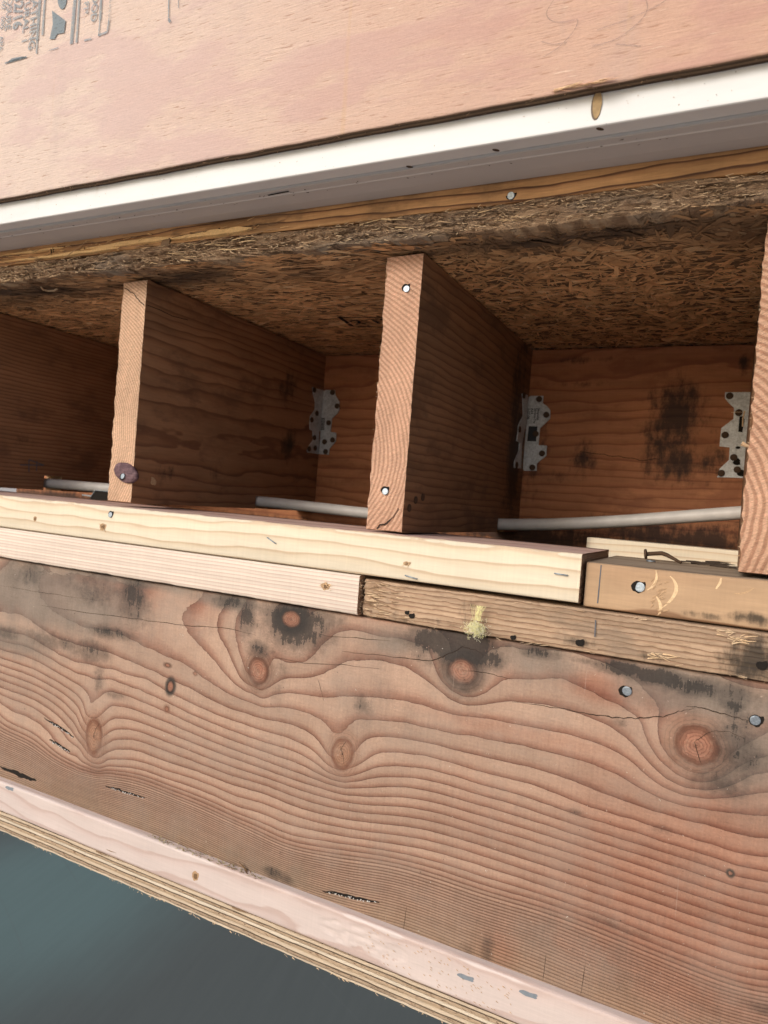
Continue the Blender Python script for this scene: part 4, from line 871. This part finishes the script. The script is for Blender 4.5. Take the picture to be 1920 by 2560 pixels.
zs_([(848, 792), (880, 815)], .006); zs_([(850, 793), (985, 794)], .0025); zs_([(878, 815), (985, 817)], .0015)
a.build('stamp_frame', M_osbink, osb)
p0 = atz(888, 811, zt_); text('2 12', .030, p0, (1, 0, 0), (0, -1, 0), M_osbink, osb, 'stamp_digits', bold=.0006, sx=1.2)
a = MB(); q = [atz(p_, r_, OZ - .002) for p_, r_ in ((103, 718), (108, 724), (120, 727), (135, 726), (143, 722))]; a.tube(q, .0012, 6); a.build('pale_fibre', M_fib3, osb)
# ================================================================ WALL PLATE STRIP ABOVE OSB
g8 = lumber('orange_fir_strip', (.44, .245, .11), (.33, .17, .075), (.11, .05, .026), cen=(.05, .17), sp=.0072, wob=3.0, seed=33., dirt=.6, fiber=.5, bs=1., blotch=(.14, .08, .042))
strip_ = empty('sole_plate', (-.4, .0, .2625), 'orange brown wood strip with dark growth lines, splintered at left, under the trim', 'board')
def st_d(X, Y, Z, I):
    lf = np.clip((-.42 - X) / .1, 0, 1); fr_ = Y < 0
    return X, Y + np.where(fr_, .0009 * fbm(X * 30, Z * 300, 5) + lf * .0035 * fbm(X * 22, Z * 160, 15, 5), 0), Z + np.where(fr_, .0006 * fbm(X * 40, 0 * X, 3), 0)
sweep('board', rrect(-.0275, .06, .2632, .300, .0012, 24, 3), np.linspace(-1.4, .4, 620), g8, strip_, st_d)
M_fr3 = simple('fresh_yellow_wood', (.66, .43, .20), .7, var=.35, sc=500)
def slab(x0, x1, z0, z1, t, mat, seed):
    n = 26; a = MB(); Pt = []; 
    for i in range(n + 1):
        u = i / n; X = x0 + (x1 - x0) * u; e = math.sin(math.pi * min(u * 1.3, 1) * .5 + .2) * (1 - max(0, u - .85) / .15 * .7)
        zc = (z0 + z1) / 2 + .001 * fbm(X * 30, 0, seed); hw = (z1 - z0) / 2 * e * (1 + .3 * fbm(X * 60, 2, seed))
        Pt += [(X, -.027, zc - hw), (X, -.0285 - t * e, zc - hw * .6), (X, -.0285 - t * e * (1 + .5 * fbm(X * 80, 1, seed)), zc + hw * .5), (X, -.027, zc + hw)]
    Fq = [(4 * i + k, 4 * i + 4 + k, 4 * i + 5 + k, 4 * i + 1 + k) for i in range(n) for k in range(3)]; a.add(Pt, Fq); return a.build('torn_slab', mat, strip_)
xa = lambda px, py: at(px, py, -.028)[0]
slab(xa(10, 660), xa(300, 625), .2640, .2700, .002, M_fr3, 1); slab(xa(420, 620), xa(630, 590), .2650, .2745, .003, M_fr3, 2); slab(xa(200, 650), xa(430, 615), .2665, .2740, .002, M_fr3, 3); slab(xa(0, 640), xa(160, 620), .2740, .2780, .001, M_fr3, 5)
splinters(strip_, 'splinters', lambda: ((random.uniform(-.9, -.42), -.0285, random.uniform(.2635, .280)), (random.uniform(.004, .02), -random.uniform(0, .004), random.uniform(-.003, .002))), 120, [M_fr3, M_spd, M_spm], .0007)
a = MB(); a.needle(at(160, 645, -.031), at(222, 600, -.033), .0009); a.needle(at(250, 590, -.03), at(262, 588, -.03), .002); a.build('loose_splinter', M_spm, strip_)
for px, py in ((128, 622), (133, 618), (420, 605), (548, 570)):
    a = MB(); c = Vector(at(px, py, -.0292)); a.needle(c, c + Vector((.001, 0, -.007)), .001); a.build('nail_hole', M_dark, strip_)
kh = MB(); kh.disc(at(415, 607, -.0292), (0, -1, 0), .006, .001, 0, 14, .004, .5); kh.build('knot', M_kn2, strip_)
nail(1278, 490, -.0275, .0036, 'zinc nail head in the orange strip under the grey trim, wrapped in debris', hole=1.4)
# ================================================================ WHITE TRIM
g = G('white_trim_paint'); x, y, z = g.xyz(); n = g.noise(g.comb(x * 12., y * 40., z * 40.), 1., 5, .6); sp = g.noise(g.pos(), 330., 3, .6); dr = g.noise(g.comb(x * 60., 0., z * 8.), 1., 3, .6)
col = g.mul((.68, .685, .68), n * .3 + .85); col = g.mix(g.ss(sp, .72, .78) * .7, col, (.16, .12, .09)); col = g.mix(g.ss(dr, .6, .75) * g.ss(z, .292, .312) * .35, col, (.42, .36, .26))
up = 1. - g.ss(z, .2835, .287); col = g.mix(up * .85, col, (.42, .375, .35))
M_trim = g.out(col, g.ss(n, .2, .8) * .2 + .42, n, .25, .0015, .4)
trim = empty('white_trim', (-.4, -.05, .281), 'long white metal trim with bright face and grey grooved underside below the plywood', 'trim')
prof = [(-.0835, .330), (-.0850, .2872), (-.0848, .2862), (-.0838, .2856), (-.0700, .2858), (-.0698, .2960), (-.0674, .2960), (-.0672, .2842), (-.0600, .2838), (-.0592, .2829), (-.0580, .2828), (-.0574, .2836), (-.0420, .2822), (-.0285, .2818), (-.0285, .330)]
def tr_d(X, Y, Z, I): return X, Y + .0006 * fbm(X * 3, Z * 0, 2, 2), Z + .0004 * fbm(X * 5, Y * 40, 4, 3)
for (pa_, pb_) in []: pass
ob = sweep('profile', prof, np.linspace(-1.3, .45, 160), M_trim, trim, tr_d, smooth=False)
M_spk = simple('grime', (.07, .045, .03), .9)
splinters(trim, 'grime_specks', lambda: (lambda X: ((X, -.045 - random.random() * .02, .2835), (random.uniform(-.003, .003), random.uniform(-.001, .001), -.0003)))(random.uniform(-.9, .02)), 110, [M_spk], .0006)
splinters(trim, 'face_specks', lambda: ((random.uniform(-.9, .02), -.0850, random.uniform(.287, .305)), (random.uniform(-.001, .001), 0, random.uniform(-.001, .001))), 60, [M_spk, M_spm], .00035)
a = MB(); c0 = at(1493, 262, -.0852); 
a.disc((c0[0] - .0006, -.0851, c0[2] - .0005), (0, -1, 0), .0038, .0001, 1, 18, .0106)
pp = [(c0[0] + .0034 * math.cos(t_) * (.9 if math.sin(t_) < 0 else 1), -.0852, c0[2] + (.010 * math.sin(t_))) for t_ in np.linspace(0, 2 * math.pi, 20)[:-1]]
a.prism(pp[::-1], (0, -1, 0), .0003); a.build('slot_hole', [simple('slot_tan', (.36, .25, .13), .8, var=.5, sc=260.), simple('slot_shadow', (.16, .12, .09), .8)], trim)
for px, py, r in ((602, 860 / 1 * 0 + 428, .002), (352, 530, .0014), (366, 527, .0014), (392, 521, .0018)):
    pass
for px, py in ((352, 531), (386, 524), (410, 521), (1024, 417), (520, 502), (255, 548), (1500, 322), (1240, 375)):
    a = MB(); q = atz(px, py, .2858); a.disc(q, (0, 0, -1), .0032, .0003, 0, 12, .0018); a.build('weep_hole', M_spk, trim)
a = MB(); q = [atz(p_, r_, .2836) for p_, r_ in ((670, 488), (700, 482), (722, 478))]; a.strip(q, .002, n=(0, 0, -1)); a.build('dark_gap', M_dark, trim)
# ================================================================ PLYWOOD SHEATHING
PY = -.0945
g = G('pink_plywood'); x, y, z = g.xyz()
s1 = g.noise(g.comb(x * 48., 0., z * 520.), 1., 3, .6); s2 = g.noise(g.comb(x * 90., 3., z * 1000.), 1., 2, .6)
big = g.noise(g.comb(x * 4.5, 0., z * 15.), 1., 5, .6); big2 = g.noise(g.comb(x * 9., 5., z * 30.), 1., 5, .65)
rgh = g.ss(big + (big2 - .5) * .5, .42, .54)
col = g.mix(rgh, (.575, .435, .395), (.63, .505, .435))
col = g.mix(g.ss(x + (big2 - .5) * .3, -.75, .02) * .75, col, g.mix(1., col, (.80, .56, .44), 'MULTIPLY'))
ck = g.ss(s1, .60, .68); col = g.mix(ck * (rgh * .45 + .16), col, (.30, .15, .09))
ck2 = g.ss(s2, .64, .72); col = g.mix(ck2 * (rgh * .3 + .1), col, (.36, .20, .13)); li = g.ss(s1, .36, .30); col = g.mix(li * rgh * .4, col, (.86, .72, .58))
gb = g.noise(g.comb(x * 14., 8., z * 5.), 1., 4, .6); col = g.mix(g.ss(gb, .52, .72) * .28, col, (.42, .33, .30))
vs = g.noise(g.comb(x * 55., 8., z * 1.6), 1., 2, .5); col = g.mix(g.ss(vs, .66, .74) * .35, col, (.55, .36, .20))
dk = g.ss(g.noise(g.comb(x * 130., 4., z * 130.), 1., 2, .6), .75, .79); col = g.mix(dk * .7, col, (.16, .08, .05))
fb = g.noise(g.comb(x * 55., 0., z * 620.), 1., 4, .78); col = g.mul(col, fb * .34 + .83); col = g.mul(col, g.noise(g.pos(), 380., 4, .85) * .3 + .85)
hh = s1 * -1. * (rgh * .8 + .25) + s2 * -.4 + fb * .4 + g.noise(g.comb(x * 800., 0., z * 12.), 1., 2) * .15
M_plyf = g.out(col, .75, hh, .8, .0012, .25)
g = G('dark_ply_edge'); x, y, z = g.xyz(); n = g.noise(g.comb(x * 30., y * 1200., z * 100.), 1., 4, .7)
lay = ((y + .0945) * (5. / .0125) + (g.noise(g.comb(x * 20., 0., 0.), 1., 2) - .5) * .8); 
M_plye = g.out(g.mul(g.mix((lay * .5).frac().gt(.5), (.19, .12, .07), (.085, .05, .03)), n * .9 + .5), .9, n, 1., .002)
sheet = empty('wall_sheathing', (-.4, PY, .3095), 'pink plywood sheet with blue grey stamp at its top left and a curly pencil line', 'plywood')
def sh_d(X, Y, Z, I):
    e = np.clip(1 - (Z - .3095) / .003, 0, 1)
    return X, Y + np.where(Y < PY + .002, .0004 * fbm(X * 12, Z * 60, 2, 4) + .0008 * e * np.maximum(0, fbm(X * 90, 0 * X, 6)), 0), Z + e * (.0008 * fbm(X * 26, 0 * X, 8, 5))
zsp = [.3095, .3102, .3112, .313, .316] + list(np.linspace(.322, 1.0, 110)); pr = [(PY + (.0008 if i == 0 else 0), zz_) for i, zz_ in enumerate(zsp)] + [(PY + .0125, 1.0), (PY + .0125, .3095), (PY + .008, .3095), (PY + .004, .3095)]
fm_ = [0] * (len(zsp)) + [1] * 4
sweep('board', pr, np.linspace(-1.6, .6, 420), [M_plyf, M_plye], sheet, sh_d, fm=fm_)
def bsp(): X = random.uniform(-.88, .05); return ((X, PY + random.uniform(0, .010), .3095), (random.uniform(-.006, .006), random.uniform(-.001, .001), random.uniform(-.0015, .0005)))
splinters(sheet, 'edge_splinters', bsp, 220, [M_spd, M_spm], .0005)
sp_c = at(1400, 268, PY)
splinters(sheet, 'torn_splinters', lambda: ((sp_c[0] + random.uniform(-.008, .03), PY - .0008, .3105 + random.uniform(0, .002)), (random.uniform(.006, .02), -random.uniform(.001, .004), random.uniform(-.003, .001))), 26, [M_fresh, M_fresh2, simple('torn_pink', (.6, .36, .24), .8)], .0007)
M_stamp = None
g = G('stamp_ink'); x, y, z = g.xyz(); n = g.noise(g.comb(x * 130., 0., z * 900.), 1., 3, .7); M_stamp = g.out((.24, .29, .32), .7, alpha=g.ss(n, .78, .5) * .72)
g = G('pencil_ink'); x, y, z = g.xyz(); n = g.noise(g.pos(), 900., 3, .7); M_pen = g.out((.20, .17, .17), .6, alpha=g.ss(n, .75, .35) * .5)
SY = PY - .0009
def stxt(body, px, py, hpx, bold=.0003, sx=1.):
    # text reading downwards, letter tops to the right, ends at (px,py); hpx = cap height in photo pixels
    p = at(px, py, SY); h = at(px + hpx, py, SY)[0] - p[0]
    text(body, h / .69, p, DN, (1, 0, 0), M_stamp, sheet, 'stamp_text', 'RIGHT', bold, sx)
stxt('SHEATHING', 71, 128, 15, .0004, 1.); stxt('STRUCTURAL  I', 55, 108, 13, .0004, 1.05); stxt('32/16', 32, 76, 21, .0008, .8); stxt('EXPOSURE', 13, 78, 13, .0003, .9); stxt('PS 1-09   000   APA', -3, 130, 9, .0002)
stxt('WOOD', 227, 57, 14, .0004, 1.0); stxt('PT*', 209, 38, 11, .0003, .9); stxt('SIZED FOR SPACING', 268, 78, 5, .0, 1.)
a = MB()
def bar(x0, y0, x1, y1, wpx):
    p = at(x0, y0, SY); q = at(x1, y1, SY); w_ = at(x0 + wpx, y0, SY)[0] - p[0]
    n = 14; a = MB(); a.strip([Vector(p).lerp(Vector(q), i / n) for i in range(n + 1)], w_, h=.0001); a.build('stamp_bar', M_stamp, sheet)
bar(104, -60, 92, 102, 7); bar(93, 100, 91, 134, 4); bar(116, -60, 106, 88, 5); bar(192, -60, 178, 110, 8); bar(202, -60, 191, 107, 5); bar(255, -60, 250, 50, 6); bar(250, 50, 246, 90, 3); bar(246, 88, 268, 80, 4); bar(272, 50, 268, 80, 3)
bar(12, 158, 66, 142, 3); bar(210, 101, 228, 97, 3); bar(423, -60, 421, 50, 3); bar(421, 48, 426, 55, 5); bar(446, -30, 446, 20, 2); bar(122, 126, 146, 119, 1.6)
cpt = at(155, 0, SY); P_ = [at(130, 26, SY), at(164, 52, SY), at(160, 82, SY), at(143, 85, SY), at(136, 98, SY), at(124, 98, SY), at(132, 60, SY)]
a = MB(); a.prism(P_, (0, -1, 0), .0001); a.build('stamp_arrow', M_stamp, sheet)
P_ = [at(155 + 11.5 * math.cos(t_), -4 + 27 * math.sin(t_), SY) for t_ in np.linspace(0, 2 * math.pi, 24)[:-1]]; a = MB(); a.prism(P_, (0, -1, 0), .0001); a.build('stamp_oval', M_stamp, sheet)
P_ = [at(*p_, SY) for p_ in ((14, 158), (30, 146), (55, 141), (68, 143), (45, 150))]; a = MB(); a.prism(P_, (0, -1, 0), .0001); a.build('stamp_smear', M_stamp, sheet)
def curve_pts(P):
    o_ = []
    P = [P[0]] + P + [P[-1]]
    for i in range(1, len(P) - 2):
        for k in range(8):
            t = k / 8; a_, b_, c_, d_ = [np.array(q, float) for q in P[i - 1:i + 3]]
            o_.append(tuple(.5 * ((2 * b_) + (-a_ + c_) * t + (2 * a_ - 5 * b_ + 4 * c_ - d_) * t * t + (-a_ + 3 * b_ - 3 * c_ + d_) * t ** 3)))
    return o_ + [tuple(P[-1])]
a = MB(); cz = lambda L: [(960 + p_ * .5787, r_ * .5787) for p_, r_ in L]
for L in ([(770, -60), (720, 20), (702, 60), (725, 90), (780, 95), (835, 85), (825, 125), (790, 170), (740, 215), (690, 245)], [(680, 180), (730, 190), (790, 185)], [(1100, -60), (1135, 10), (1130, 60), (1080, 115), (1000, 170), (900, 200)], [(1260, -30), (1180, 25), (1060, 80), (920, 130)], [(1110, 200), (1000, 190)]):
    a.strip([at(*q_, SY) for q_ in curve_pts(cz(L))], .0007, h=.0001)
a.build('pencil_scribble', M_pen, sheet)
# ================================================================ INSULATION TUFT
ic = Vector(at(1190, 1568, -.024)); a = MB()
for _ in range(900):
    r_ = abs(random.gauss(0, 1)) * .0036; th_ = random.random() * 6.28; s_ = ic + Vector((math.cos(th_) * r_ * 1.25, random.uniform(-.004, .003), math.sin(th_) * r_ - .001))
    L = [s_]; d_ = Vector((random.gauss(0, 1), random.gauss(0, .5), random.gauss(0, 1))).normalized()
    for k in range(3): d_ = (d_ + Vector((random.gauss(0, .5), random.gauss(0, .4), random.gauss(0, .5)))).normalized(); L.append(L[-1] + d_ * random.uniform(.0006, .0017))
    a.tube(L, .00012, 3, random.randrange(2))
for _ in range(40):
    s_ = ic + Vector((random.gauss(.001, .0015), -.001, .006)); a.tube([s_, s_ + Vector((random.gauss(0, .001), -.001, .006)), s_ + Vector((random.gauss(.001, .002), 0, .013))], .0001, 3, 0)
tag(a.build('insulation_tuft', [simple('yellow_fibre', (.80, .76, .40), .8), simple('pale_fibre', (.85, .83, .62), .8)]), 'tuft of yellow fibreglass insulation stuck on the old brown board above the beam', 'insulation', kind='stuff')
